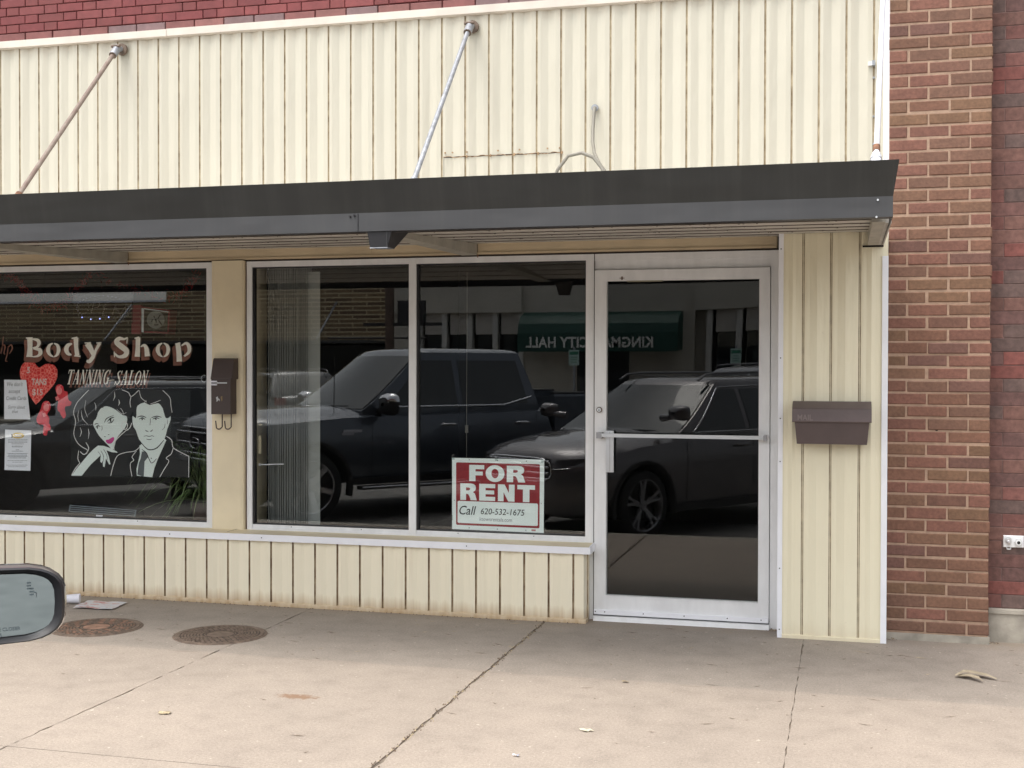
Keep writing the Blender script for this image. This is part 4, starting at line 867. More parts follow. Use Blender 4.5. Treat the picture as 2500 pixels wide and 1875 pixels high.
for i in range(190):
    a = r.uniform(0, 6.28); L = r.uniform(.25, .66); up = r.uniform(.05, .50); wdt = r.uniform(.006, .015); dx, dy = math.cos(a), math.sin(a) * .55
    rows = [[], []]
    for j in range(9):
        t_ = j / 8; x = dx * L * t_; y = dy * L * t_; z = .12 + up * math.sin(t_ * 2.4) - .16 * t_ * t_; y = max(-.34, min(y, .5)); w_ = wdt * math.sin(math.pi * (t_ * .9 + .08))
        rows[0].append((x - dy * w_, y + dx * w_, max(z, .0))); rows[1].append((x + dy * w_, y - dx * w_, max(z, .0) + .003))
    g.grid(rows, 0 if r.random() < .8 else 1, smooth=True)
g.build('foliage', [MT['leafg'], MT['leafw']], pl)
g = MB(); g.tube([(0, 0, -.005), (0, 0, .13)], [.085, .11], 20); g.build('pot', mat('brown_pot', (.08, .05, .04), .5), pl)
g = MB(); g.tube([PZ5(1300, 268, .06), PZ5(1790, 262, .06)], .0018, 6); g.tube([PZ5(1800 + 24 * math.cos(i * .5236), 264 + 30 * math.sin(i * .5236), .06) for i in range(11)], .003, 6)
tag(g.build('hanging_wire', MT['galv']), 'thin horizontal wire with a ring at the right edge of the left window', 'wire')

# vertical blind bunched in the middle window
bl = empty('vertical_blind', (-3.63, .16, 0), 0, 'pale vertical blind bunched at the left side of the middle window', 'blind')
MT['blind'] = mat('blind_fabric', (0.26, 0.265, 0.255), 0.8, var=.06, scale=4, stretch=(60, 1, .3)); MT['blind2'] = mat('blind_panel', (0.29, 0.30, 0.29), 0.8, var=.03)
g = MB(); x = -.155; i = 0
while x < .125:
    g.box(x, x + .0035, -.04 + .006 * math.sin(i * 1.7), .05, .50, 2.235, 0); g.box(x + .001, x + .0115, .03, .032, .50, 2.235, 1); x += .0125 + .002 * math.sin(i); i += 1
g.build('slats', [MT['blind'], MT['blind2']], bl)
g = MB(); g.box(.125, .215, -.02, -.017, .50, 2.205); g.build('end_slat', MT['blind2'], bl)
g = MB(); g.box(-.17, 1.9, -.03, .03, 2.236, 2.262); g.build('head_rail', mat('rail_dark', (.06, .06, .06), .5), bl)
g = MB(); g.tube([(-3.815, .05, .905), (-3.64, .052, .913)], .0042, 8); g.tube([(-3.818, .05, .905), (-3.808, .05, .905)], .009, 8); g.box(-3.822, -3.806, .045, .06, .98, 1.10, 1); g.box(-3.82, -3.80, .045, .06, 1.17, 1.18, 1)
tag(g.build('blind_wand', [MT['trimw'], MT['beige']]), 'short white rod lying across the blind in the middle window', 'rod')

# FOR RENT sign inside the right window (design units of the close view)
FR = lambda u, v_, dy=0.0: F7(u, v_, dy)
g = MB(); A = [FR(443, 685, .012), FR(1368, 705, .012), FR(1362, 1438, .012), FR(443, 1398, .012)]
g.add(A + [(q[0], q[1] + .003, q[2]) for q in A], [(3, 2, 1, 0), (4, 5, 6, 7), (0, 1, 5, 4), (1, 2, 6, 5), (2, 3, 7, 6), (3, 0, 4, 7)])
MT['sgw'] = mat('sign_board_white', (0.86, 0.93, 0.92), .55, var=.02); MT['sgr'] = mat('sign_red', (0.29, 0.010, 0.018), .5, var=.08)
fr_ = g.build('rent_sign', MT['sgw']); tag(fr_, 'red and white FOR RENT sign standing in the window beside the door', 'sign')
SQ = quadmap((0, 0), (1, 0), (0, 1), (1, 1), 1, 1, 0)
def SG(u, v_, dy=0.0):      # u, v in 0..1 over the board
    c00, c10, c01, c11 = (443, 685), (1368, 705), (443, 1398), (1362, 1438)
    x = (c00[0] * (1 - u) + c10[0] * u) * (1 - v_) + (c01[0] * (1 - u) + c11[0] * u) * v_; y = (c00[1] * (1 - u) + c10[1] * u) * (1 - v_) + (c01[1] * (1 - u) + c11[1] * u) * v_
    return F7(x, y, dy)
def rrect(u0, v0, u1, v1, r_):
    P = []
    for cx, cy, s0 in ((u1 - r_, v0 + r_ * 1.27, -90), (u1 - r_, v1 - r_ * 1.27, 0), (u0 + r_, v1 - r_ * 1.27, 90), (u0 + r_, v0 + r_ * 1.27, 180)):
        for k_ in range(6):
            a_ = R(s0 + k_ * 18); P.append((cx + r_ * math.cos(a_), cy + r_ * 1.27 * math.sin(a_)))
    return P
g = MB()
poly(g, SG, rrect(.045, .062, .955, .937, .014), .0114, 0, False); poly(g, SG, rrect(.062, .600, .937, .908, .014), .0108, 1, False)
def stext(body, u, v_, h, tw, off=0.0, shear=0.0, mi=1, dy=.0102):
    vs, fs = text_mesh(body, 1.0, lambda a_, b_: (a_, b_, 0), 0, off, shear)
    x0 = min(q[0] for q in vs); x1 = max(q[0] for q in vs); y0 = min(q[1] for q in vs); y1 = max(q[1] for q in vs)
    g.add([SG(u + (q[0] - x0) / (x1 - x0) * tw, v_ + h - (q[1] - y0) / (y1 - y0) * h, dy) for q in vs], fs, mi)
BL = {
 'F': ([[(0, 0), (1, 0), (1, .26), (.42, .26), (.42, .40), (.90, .40), (.90, .64), (.42, .64), (.42, 1), (0, 1)]], []),
 'E': ([[(0, 0), (1, 0), (1, .24), (.40, .24), (.40, .38), (.94, .38), (.94, .61), (.40, .61), (.40, .76), (1, .76), (1, 1), (0, 1)]], []),
 'N': ([[(0, 0), (.40, 0), (.66, .50), (.66, 0), (1, 0), (1, 1), (.62, 1), (.34, .46), (.34, 1), (0, 1)]], []),
 'T': ([[(0, 0), (1, 0), (1, .26), (.69, .26), (.69, 1), (.32, 1), (.32, .26), (0, .26)]], []),
 'R': ([[(0, 0), (.62, 0), (.80, .03), (.91, .12), (.94, .27), (.90, .42), (.76, .51), (.88, .60), (.94, .80), (1, 1), (.62, 1), (.56, .78), (.48, .64), (.35, .62), (.35, 1), (0, 1)]], [[(.35, .24), (.50, .24), (.58, .27), (.60, .33), (.57, .39), (.50, .42), (.35, .42)]]),
 'O': ([[(.5 + .5 * math.cos(i * .2618), .5 + .52 * math.sin(i * .2618)) for i in range(24)]], [[(.5 + .19 * math.cos(i * .2618), .5 + .29 * math.sin(i * .2618)) for i in range(24)]])}
for word, v0, v1, cells in (('FOR', .092, .318, [(.19, .355), (.37, .575), (.60, .80)]), ('RENT', .352, .585, [(.092, .275), (.30, .475), (.505, .685), (.715, .905)])):
    for ch_, (u0, u1) in zip(word, cells):
        T_ = lambda P: [(u0 + (u1 - u0) * a_, v0 + (v1 - v0) * b_) for a_, b_ in P]
        for P in BL[ch_][0]: poly(g, SG, T_(P), .0102, 1, False)
        for P in BL[ch_][1]: poly(g, SG, T_(P), .0096, 0, False)
stext('Call', .082, .665, .125, .185, 0.006, .25, 2); stext('620-532-1675', .318, .690, .085, .475, 0.004, .15, 2); stext('ktownrentals.com', .305, .812, .055, .355, 0, .1, 3)
for u in (.19, .50, .81): g.add([SG(u - .004, .018, .011), SG(u + .004, .018, .011), SG(u + .004, .03, .011), SG(u - .004, .03, .011)], [(0, 3, 2, 1)], 2); g.add([SG(u - .004, .965, .011), SG(u + .004, .965, .011), SG(u + .004, .978, .011), SG(u - .004, .978, .011)], [(0, 3, 2, 1)], 2)
g.add([SG(.87, .955, .011), SG(.915, .955, .011), SG(.915, .98, .011), SG(.87, .98, .011)], [(0, 3, 2, 1)], 4)
for u, v_ in ((.025, .59), (.972, .59)): g.add([SG(u - .003, v_, .011), SG(u + .003, v_, .011), SG(u + .003, v_ + .01, .011), SG(u - .003, v_ + .01, .011)], [(0, 3, 2, 1)], 2)
g.build('sign_face', [MT['sgr'], MT['sgw'], MT['ink'], MT['inkg'], mat('faded_red', (.5, .2, .2), .6)], fr_)
g = MB(); MT['tape'] = glass_mat('clear_tape', .08, (.75, .8, .8), rough=.3)
for (x, y) in ((443, 650), (880, 660), (1340, 680), (425, 1255), (1366, 1385)):
    A = [FR(x, y, .0095), FR(x + 26, y, .0095), FR(x + 26, y + 55, .0095), FR(x, y + 55, .0095)]; g.add(A, [(3, 2, 1, 0)])
g.build('tape', MT['tape'], fr_)
# leftover tape and a hanging cord between sign and door
g = MB(); g.tube([(-2.435, .3, .5), (-2.43, .3, 2.2)], .0022, 6); g.tube([(-2.432, .3, 1.13), (-2.432, .3, 1.18)], .012, 8)
tag(g.build('pull_cord', mat('cord', (.16, .15, .13), .8)), 'thin vertical pull cord hanging inside the right window', 'cord')

# ================================================================== THINGS ON THE WALL
# dark mailbox with newspaper hooks on the beige pier
mb1 = empty('mailbox', (-3.985, -.055, 1.25), 0, 'dark brown vertical mailbox with two newspaper hooks on the narrow beige pier', 'mailbox')
g = MB(); g.prism([(0, .0), (-.085, .0), (-.085, .235), (0, .235)], 'x', -.088, .052); g.build('box', MT['boxdark'], mb1)
g = MB(); n = 12; zs = [.235 + .0125 * i for i in range(10)]
g.prism([(0, .232), (-.096, .232), (-.096, .24), (-.060, .365), (-.05, .372), (0, .372)], 'x', -.086, .066)
for i in range(9): g.tube([(-.088, -.07 + .003 * i, .245 + i * .0135), (-.082, -.07 + .003 * i, .245 + i * .0135)], .0075, 8)
g.build('lid', MT['boxdark'], mb1)
g = MB(); g.box(-.045, .028, -.089, -.085, .205, .2115, 0); g.box(-.088, -.045, -.090, -.085, .192, .222, 1)
for i in range(5): g.box(-.082 + i * .008, -.078 + i * .008, -.0915, -.090, .198, .215, 2)
g.build('name_slot', [MT['silver'], MT['paper'], MT['ink']], mb1)
g = MB()   # small horse emblem, pale and gold
for q in ([(-.052, .112), (-.040, .118), (-.036, .106), (-.026, .100), (-.024, .086), (-.030, .094), (-.038, .092), (-.044, .084), (-.050, .086), (-.046, .094), (-.050, .102)],):
    g.prism([(a, b) for a, b in q], 'y', -.0875, -.085, 0)
g.prism([(-.018, .118), (-.006, .122), (-.004, .098), (-.010, .085), (-.016, .098)], 'y', -.0872, -.085, 1)
g.build('emblem', [mat('emblem_silver', (.5, .5, .5), .4, .5), mat('emblem_brass', (.20, .14, .07), .5)], mb1)
for sx in (-.036, .030):
    g = MB(); g.tube([(sx, -.03, .01), (sx + .002, -.035, -.085)] + [(sx - .018 + .02 * math.cos(a * .5236), -.045, -.085 - .016 * math.sin(a * .5236)) for a in range(1, 6)] + [(sx - .040, -.047, -.045)], .0042, 8); g.build('newspaper_hook', MT['boxdark'], mb1)
g = MB(); g.add([(-4.112, -.066, 1.492), (-4.083, -.066, 1.512), (-4.105, -.066, 1.540)], [(0, 1, 2)]); g.add([(-4.112, -.064, 1.492), (-4.083, -.064, 1.512), (-4.105, -.064, 1.540)], [(2, 1, 0)])
tag(g.build('paper_scrap', MT['paper']), 'small pale triangle of paper stuck at the left side of the dark mailbox', 'scrap')
# brown MAIL box on the ribbed panel
mb2 = empty('mailbox', (-.073, -.262, 1.135), 0, 'wide brown mailbox lettered MAIL on the ribbed panel right of the door', 'mailbox')
g = MB(); g.add([(-.192, -.115, .0), (.192, -.115, .0), (.192, 0, 0), (-.192, 0, 0), (-.205, -.125, .135), (.205, -.125, .135), (.205, 0, .135), (-.205, 0, .135)], [(3, 2, 1, 0), (0, 1, 5, 4), (1, 2, 6, 5), (2, 3, 7, 6), (3, 0, 4, 7), (4, 5, 6, 7)])
g.build('box', mat('mailbox_body', (0.088, 0.062, 0.058), .5, var=.1, scale=8), mb2)
g = MB(); g.prism([(0, .125), (-.137, .125), (-.139, .130), (-.125, .196), (-.118, .203), (-.03, .238), (0, .240)], 'x', -.218, .216); g.build('lid', MT['boxbrown'], mb2)
vs, fs = text_mesh('MAIL', .046, lambda u, v_: (-.190 + u, -.139 + v_ * .2 - .0012, .135 + v_), 0, .0006, 0, 'LEFT', .85, 1.0)
g = MB(); g.add(vs, fs); g.build('lettering', MT['mailtxt'], mb2)
# loose cables over the canopy
g = MB()
P = [(-1.500, -.05, 3.165), (-1.498, -.085, 3.16), (-1.497, -.10, 3.12), (-1.50, -.12, 3.02), (-1.485, -.20, 2.93), (-1.455, -.30, 2.845), (-1.40, -.42, 2.76), (-1.345, -.50, 2.69), (-1.315, -.53, 2.62), (-1.30, -.55, 2.53), (-1.29, -.56, 2.40), (-1.288, -.56, 2.32)]
g.tube(P, .0105, 8); g.tube([(-1.500, -.05, 3.165), (-1.500, -.060, 3.165)], .022, 16, 1)
tag(g.build('electric_cable', [MT['cable'], MT['galv']]), 'cream cable coming out of a hole high in the siding', 'cable')
g = MB(); P = [(-1.700, -.50, 2.33), (-1.693, -.50, 2.50), (-1.675, -.50, 2.60), (-1.635, -.50, 2.72), (-1.57, -.50, 2.80), (-1.49, -.50, 2.815), (-1.42, -.50, 2.785), (-1.365, -.52, 2.715), (-1.335, -.54, 2.63), (-1.31, -.56, 2.55), (-1.305, -.58, 2.32)]
g.tube(P, .0105, 8)
tag(g.build('electric_cable', MT['cable']), 'cream cable bent into a loop standing above the canopy edge', 'cable')

# ================================================================== THINGS ON THE SIDEWALK
def manhole(x, y, lb, rusty, grp='round iron covers in the sidewalk'):
    t = empty('manhole_cover', (x, y, .0), 0.3 if rusty else 0, lb, 'manhole cover', grp); r_ = .262
    g = MB(); n = 48
    def ring(r0, r1, z0, z1, mi): g.grid([[(r0 * math.cos(6.28318 * i / n), r0 * math.sin(6.28318 * i / n), z0) for i in range(n + 1)], [(r1 * math.cos(6.28318 * i / n), r1 * math.sin(6.28318 * i / n), z1) for i in range(n + 1)]][::-1], mi, smooth=False)
    ring(.268, .272, .004, .0005, 1); ring(.256, .268, .004, .004, 1); g.build('rim', [MT['iron'], MT['iron']], t)
    g = MB(); ring(.0, .254, .0035, .0035, 1); ring(.232, .252, .0065, .0065, 0)
    ring(.230, .232, .003, .0065, 0); ring(.252, .2535, .0065, .003, 0); ring(.0, .078, .0055, .0055, 2); ring(.084, .092, .0065, .0065, 0)
    for k_, rr_ in enumerate((.104, .122, .140, .158, .176, .194, .212)):
        m_ = int(6.28 * rr_ / .030); off = (k_ % 2) * .5
        for i in range(m_):
            a0 = 6.28318 * (i + off) / m_; a1 = a0 + 6.28318 / m_ * .66; q = []
            for rad, aa in ((rr_, a0), (rr_, a1), (rr_ + .012, a1), (rr_ + .012, a0)): q.append((rad * math.cos(aa), rad * math.sin(aa)))
            g.prism(q, 'z', .003, .0075, 0 if not (rusty and (i * 7 + k_ * 3) % 5 < 2) else 2)
    g.build('lid', [MT['iron'], MT['iron_groove'], MT['iron_rust'] if rusty else MT['iron']], t); return t
manhole(-3.520, -1.055, 'brown ringed iron cover in the open sidewalk, cut by the slab joint', False)
manhole(-4.335, -1.065, 'rusty centred iron cover partly hidden by the car mirror', True)
g = MB(); A = [(-4.815, -.60), (-4.54, -.585), (-4.575, -.345), (-4.86, -.372)]
rows = []
for i in range(9):
    a_ = i / 8; rows.append([(A[0][0] * (1 - a_) * (1 - b_) + A[1][0] * a_ * (1 - b_) + A[3][0] * (1 - a_) * b_ + A[2][0] * a_ * b_, A[0][1] * (1 - a_) * (1 - b_) + A[1][1] * a_ * (1 - b_) + A[3][1] * (1 - a_) * b_ + A[2][1] * a_ * b_, .006 + .008 * abs(math.sin(a_ * 5 + b_ * 4)) * (1 - .5 * a_)) for b_ in [j / 8 for j in range(9)]])
g.grid(rows, 0); 
m, t, p, o = new_mat('printed_flyer'); v = coords(t, 'World', (1, 3, 1))
t.links.new(ramp(t, noise(t, v, 9, 3), [(0.40, (0.55, 0.56, 0.60)), (0.52, (0.62, 0.60, 0.60)), (0.58, (0.50, 0.16, 0.15)), (0.66, (0.60, 0.60, 0.63))]), p.inputs['Base Color']); p.inputs['Roughness'].default_value = .6
tag(g.build('paper_flyer', m), 'crumpled printed flyer lying on the sidewalk against the kick panel', 'flyer')
g = MB(); g.tube([(-4.99, -.49, .035), (-4.87, -.44, .035)], [.024, .033], 18); tag(g.build('paper_cup', mat('white_cup', (.72, .72, .78), .5)), 'white paper cup lying on its side behind the car mirror', 'cup')
g = MB(); r = random.Random(9)
for P in ([(.545, -.985, .008), (.59, -.94, .022), (.64, -.93, .016), (.70, -.955, .012), (.742, -.985, .003)], [(.56, -.975, .006), (.61, -.985, .014), (.655, -1.03, .012), (.668, -1.06, .004)]):
    for s_ in (0, 1):
        rows = [[(p_[0], p_[1] + .030 * math.sin(math.pi * (i + .6) / len(P)), p_[2] + .008) for i, p_ in enumerate(P)], [(p_[0], p_[1], p_[2] + s_ * .004) for i, p_ in enumerate(P)], [(p_[0], p_[1] - .030 * math.sin(math.pi * (i + .6) / len(P)), p_[2] + .006) for i, p_ in enumerate(P)]]
    g.grid(rows, 0)
tag(g.build('dry_leaf', mat('pale_dry_leaf', (.36, .30, .21), .8, var=.25, scale=30)), 'curled pale dry leaf on the sidewalk below the brick wall', 'leaf')
def G_leaf(x, y, s_, lb, m_, seed):
    g = MB(); r = random.Random(seed); n = 11; pts = [(x + s_ * r.uniform(.5, 1.2) * math.cos(i * 6.28 / n), y + s_ * .7 * r.uniform(.4, 1.2) * math.sin(i * 6.28 / n), r.uniform(.003, .012)) for i in range(n)]
    g.add(pts + [(x, y, .008)], [(i, (i + 1) % n, n) for i in range(n)]); tag(g.build('dry_leaf', m_), lb, 'leaf')
G_leaf(-2.955, -2.62, .035, 'crumbled pale leaf on the open slab in the lower left', MT['litter'], 1)
G_leaf(-1.07, -2.38, .030, 'flattened cream leaf in the middle of the right hand slab', mat('cream_leaf', (.60, .55, .40), .8), 2)
G_leaf(-1.05, -1.52, .022, 'small brown leaf at the edge of the grey strip below the door', MT['litter'], 3)
G_leaf(-1.27, -2.80, .016, 'tiny crumpled foil scrap near the bottom edge of the picture', mat('foil_scrap', (.5, .52, .6), .3, .6), 4)
g = MB(); r = random.Random(77)
for i in range(260):
    x = r.uniform(-6, 1.4); y = -.15 - abs(r.gauss(0, 1.1)); L = r.choice([.006, .008, .012, .02, .04]); a = r.uniform(-.5, .5) + (3.14 if r.random() < .5 else 0); w_ = r.uniform(.0015, .004)
    if y < -3.8: continue
    d_ = Vector((math.cos(a), math.sin(a), 0)); n_ = Vector((-d_.y, d_.x, 0)) * w_; c_ = Vector((x, y, .003)); q = [c_ - d_ * L, c_ + n_, c_ + d_ * L + Vector((0, 0, .003)), c_ - n_]
    g.add(q, [(0, 3, 2, 1)], 0 if r.random() < .8 else 1)
for i in range(420):   # crumbs in the wide joint and along the wall foot
    if i < 260: x = -1.78 + r.gauss(0, .010); y = r.uniform(-3.8, -.2)
    else: x = r.uniform(-5.5, -1.5); y = -.185 - abs(r.gauss(0, .012))
    s_ = r.uniform(.002, .006); g.add([(x - s_, y, .001), (x, y - s_, .001), (x + s_, y, .001), (x, y + s_, .006)], [(0, 1, 3), (1, 2, 3)], r.choice([0, 0, 1]))
tag(g.build('leaf_crumbs', [MT['litterd'], MT['litter']]), kind='stuff')

# ================================================================== VEHICLES AND THE FAR SIDE OF THE STREET (seen mirrored in the panes)
def paint(name, c, metal=0.5):
    m, t, p, o = new_mat(name); p.inputs['Base Color'].default_value = (*c, 1); p.inputs['Metallic'].default_value = metal; p.inputs['Roughness'].default_value = .35
    p.inputs['Coat Weight'].default_value = 1.0; p.inputs['Coat Roughness'].default_value = .03
    bump(t, p, noise(t, coords(t, 'World'), 300, 2), .02, .001); return m
MT['paint_grey'] = paint('dark_grey_paint', (0.13, 0.12, 0.125)); MT['paint_blue'] = paint('dark_blue_paint', (0.085, 0.10, 0.125)); MT['paint_black'] = paint('black_paint', (0.06, 0.062, 0.065)); MT['paint_silver'] = paint('silver_paint', (.35, .36, .38))
m, t, p, o = new_mat('car_glass'); p.inputs['Base Color'].default_value = (.012, .016, .017, 1); p.inputs['Roughness'].default_value = .02; p.inputs['Specular IOR Level'].default_value = .9; MT['carglass'] = m
m, t, p, o = new_mat('windscreen_glass'); p.inputs['Base Color'].default_value = (.02, .028, .03, 1); p.inputs['Roughness'].default_value = .02; p.inputs['Specular IOR Level'].default_value = .55; MT['screen'] = m
m, t, p, o = new_mat('mirror_glass'); p.inputs['Base Color'].default_value = (.42, .50, .53, 1); p.inputs['Metallic'].default_value = 1.0; p.inputs['Roughness'].default_value = .03; MT['mirror'] = m
MT['alum_rail'] = mat('dull_rail', (.20, .20, .21), .4, .6); MT['lamp'] = mat('lamp_lens', (.10, .10, .11), .1, .3); MT['lampred'] = mat('tail_lamp', (.25, .01, .01), .15); MT['rim'] = mat('alloy_rim', (.34, .34, .36), .3, .9, var=.05); MT['rimb'] = mat('bright_alloy', (.6, .6, .62), .2, .9, var=.05); MT['orange'] = mat('orange_lens', (.7, .2, .02), .3)
def lerpt(tab, x):
    for (a, va), (b, vb) in zip(tab[:-1], tab[1:]):
        if x <= b: 
            t_ = (x - a) / (b - a); t_ = max(0, min(1, t_)); t_ = t_ * t_ * (3 - 2 * t_) * .5 + t_ * .5; return va + (vb - va) * t_
    return tab[-1][1]
def make_vehicle(name, sp, M_, label, cat, group=None, loc=(0, 0), rz=0.0):
    """local frame: x forward from the front axle, y left, z up from the road."""
    t = empty(name, (loc[0], loc[1], ZS), rz, label, cat, group); fo, L, Wd = sp['fo'], sp['L'], sp['W'] / 2
    X = lambda s: fo - s
    st = sorted(set([0, .04, .1, .2, .35, .5] + [.5 + (L - .9) * i / 34 for i in range(35)] + [L - .3, L - .15, L - .06, L - .02, L]))
    rows = []
    for s in st:
        w_ = lerpt(sp['w'], s) * Wd; h = lerpt(sp['h'], s); b_ = lerpt(sp['b'], s); sh = lerpt(sp['sh'], s)
        half = [(0, b_), (.80 * w_, b_), (.95 * w_, b_ + .05), (1.0 * w_, b_ + (sh - b_) * .35), (1.0 * w_ + .004, b_ + (sh - b_) * .62), (.985 * w_, b_ + (sh - b_) * .88), (.95 * w_, sh), (.86 * w_, sh + (h - sh) * .42), (.62 * w_, sh + (h - sh) * .78), (.32 * w_, sh + (h - sh) * .96), (0, h)]
        ring = [(X(s), -y, z) for y, z in half] + [(X(s), y, z) for y, z in half[-2:0:-1]]
        rows.append(ring)
    g = MB(); g.grid(rows, 0, closed=True); n = len(rows[0]); g.add(rows[0], [list(range(n))], 0, None, False); g.add(rows[-1], [list(range(n - 1, -1, -1))], 0, None, False)
    me_o = g.build('body', [M_, MT['blackpl']], t, 32)
    bm = bmesh.new(); bm.from_mesh(me_o.data); bmesh.ops.remove_doubles(bm, verts=bm.verts, dist=.0005); bmesh.ops.recalc_face_normals(bm, faces=bm.faces); bm.to_mesh(me_o.data); bm.free()
    r_ = sp['r']; wb = sp['wb']
    cut = MB()
    for ax in (0, -wb):
        for sgn in (-1, 1):
            P = [(ax, sgn * (Wd - .30), r_), (ax, sgn * (Wd + .2), r_)]; cut.tube(P, r_ + sp.get('gap', .06), 32)
    co = cut.build('cut', MT['blackpl']); 
    bm = bmesh.new(); bm.from_mesh(co.data); bmesh.ops.remove_doubles(bm, verts=bm.verts, dist=.0005); bmesh.ops.recalc_face_normals(bm, faces=bm.faces); bm.to_mesh(co.data); bm.free()
    co.location = t.location; co.rotation_euler = t.rotation_euler
    mod = me_o.modifiers.new('b', 'BOOLEAN'); mod.object = co; mod.operation = 'DIFFERENCE'; mod.solver = 'EXACT'
    bpy.context.view_layer.update(); ev = bpy.data.meshes.new_from_object(me_o.evaluated_get(bpy.context.evaluated_depsgraph_get()))
    me_o.modifiers.clear(); old = me_o.data; me_o.data = ev; bpy.data.objects.remove(co); ev.set_sharp_from_angle(angle=R(32))
    # cladding lips round the arches
    for ax in (0, -wb):
        for sgn in (-1, 1):
            g = MB(); R0 = r_ + sp.get('gap', .06); P0, P1, P2 = [], [], []
            for i in range(25):
                a = math.pi * (-.08 + 1.16 * i / 24); wx = ax + R0 * math.cos(a); yy = sgn * (Wd * lerpt(sp['w'], fo - wx) + .004)
                P0.append((ax + (R0 - .004) * math.cos(a), yy - sgn * .09, r_ + (R0 - .004) * math.sin(a))); P1.append((ax + R0 * math.cos(a), yy + sgn * .006, r_ + R0 * math.sin(a))); P2.append((ax + (R0 + .045) * math.cos(a), yy + sgn * .003, r_ + (R0 + .045) * math.sin(a)))
            g.grid([P0, P1, P2], 0); g.build('arch_trim', M_ if sp.get('paintarch') else MT['blackpl'], t)
    # greenhouse
    G = sp['gh']
    def side(s, z, off=0.0): 
        q = (z - G['z0']) / (G['z1'] - G['z0']); return G['w0'] + (G['w1'] - G['w0']) * (q ** 1.25) + off
    def front(q): return G['f0'] + (G['f1'] - G['f0']) * q ** .92
    def rear(q): return G['r0'] + (G['r1'] - G['r0']) * q ** 1.1
    levels = [-.10, 0, .2, .4, .6, .8, .93, 1.0]; rows = []
    for q in levels:
        qq = max(q, 0); z = G['z0'] + (G['z1'] - G['z0']) * q; wv = side(0, G['z0'] + (G['z1'] - G['z0']) * qq); ring = []
        for i in range(9):
            v_ = -1 + 2 * i / 8; ring.append((X(front(qq) + .16 * v_ * v_), wv * -v_, z))
        for i in range(1, 8): ring.append((X(front(qq) + .16 + (rear(qq) - .08 - front(qq) - .16) * i / 8), -wv, z))
        for i in range(9):
            v_ = -1 + 2 * i / 8; ring.append((X(rear(qq) - .08 * v_ * v_), wv * v_, z))
        for i in range(7, 0, -1): ring.append((X(front(qq) + .16 + (rear(qq) - .08 - front(qq) - .16) * i / 8), wv, z))
        rows.append(ring)
    nr = len(rows[0]); top = rows[-1]; cx = sum(p_[0] for p_ in top) / nr
    for k_, (sc, dz) in enumerate(((.95, .022), (.82, .042), (.55, .056), (.2, .062), (.0, .063))): rows.append([(cx + (p_[0] - cx) * (sc + (1 - sc) * .15), p_[1] * sc, p_[2] + dz) for p_ in top])
    g = MB(); g.grid(rows, 0, closed=True); g.build('cabin', M_, t, 40)
    # windscreen, rear glass
    def band(q0, q1, v0, v1, fn, sg, bow, off):
        rr_ = []
        for i in range(7):
            q = q0 + (q1 - q0) * i / 6; z = G['z0'] + (G['z1'] - G['z0']) * q; wv = side(0, z)
            rr_.append([(X(fn(q) + sg * bow * v_ * v_) + sg * off, wv * v_, z + off * .6) for v_ in [v0 + (v1 - v0) * j / 10 for j in range(11)]])
        return rr_
    g = MB(); g.grid(band(.02, .93, -.975, .975, front, 1, .16, .010)); g.build('windscreen', MT['screen'], t)
    if not sp.get('bed'): g = MB(); g.grid([r__[::-1] for r__ in band(.12, .88, -.86, .86, rear, -1, .08, .010)]); g.build('rear_glass', MT['carglass'], t)
    for sgn in (-1, 1):
        for (sa, sb, sc, sd) in sp['sw']:  # lower front, lower rear, upper rear, upper front (s), at belt .10 and top .86
            g = MB(); rr_ = []
            for i in range(6):
                q = .08 + .78 * i / 5; u_ = i / 5; z = G['z0'] + (G['z1'] - G['z0']) * q
                s0 = sa + (sd - sa) * u_ ** .9; s1 = sb + (sc - sb) * u_; rr_.append([(X(s0 + (s1 - s0) * j / 8), sgn * (side(0, z) + .005), z) for j in range(9)])
            g.grid(rr_ if sgn > 0 else [r__[::-1] for r__ in rr_]); 
            if sp.get('open') and sgn < 0 and False: continue
            g.build('side_window', MT['carglass'], t)
        # bright strip along the window line
        g = MB(); z = G['z0'] + (G['z1'] - G['z0']) * .05; a0 = sp['sw'][0][0] - .05; a1 = sp['sw'][-1][1] + .05
        P = [(X(a0 + (a1 - a0) * i / 10), sgn * (side(0, z) + .009), z + (.10 * max(0, (i - 8)) / 2 if sp.get('bed') else 0)) for i in range(11)]
        if not sp.get('bed'):
            Pt = []
            for i in range(13):
                q = .05 + .85 * i / 12; zz = G['z0'] + (G['z1'] - G['z0']) * q; Pt.append((X(a0 - .02 + (sp['sw'][0][3] - a0) * (i / 12) ** .9), sgn * (side(0, zz) + .009), zz))
            q = .9; zz = G['z0'] + (G['z1'] - G['z0']) * q; s2 = sp['sw'][-1][2]
            Pt += [(X(sp['sw'][0][3] + (s2 - sp['sw'][0][3]) * i / 8), sgn * (side(0, zz) + .009), zz + .012 * math.sin(math.pi * i / 8)) for i in range(1, 9)]
            g.tube(Pt, .005, 6)
        g.tube(P, .005 if not sp.get('bed') else .013, 6); g.build('window_trim', MT['chrome'], t)
        # shut lines and handles
        g = MB()
        for s0 in sp['doors']:
            P = [(X(s0 + .03 * math.sin((z - .4) * 2)), sgn * (Wd * lerpt(sp['w'], s0) * (1.0 if z < sp['gh']['z0'] - .25 else .985) + .004), z) for z in [sp['sill'] + (G['z0'] - .06 - sp['sill']) * i / 8 for i in range(9)]]; g.tube(P, .0035, 4)
        g.build('shut_line', MT['blackgap'], t)
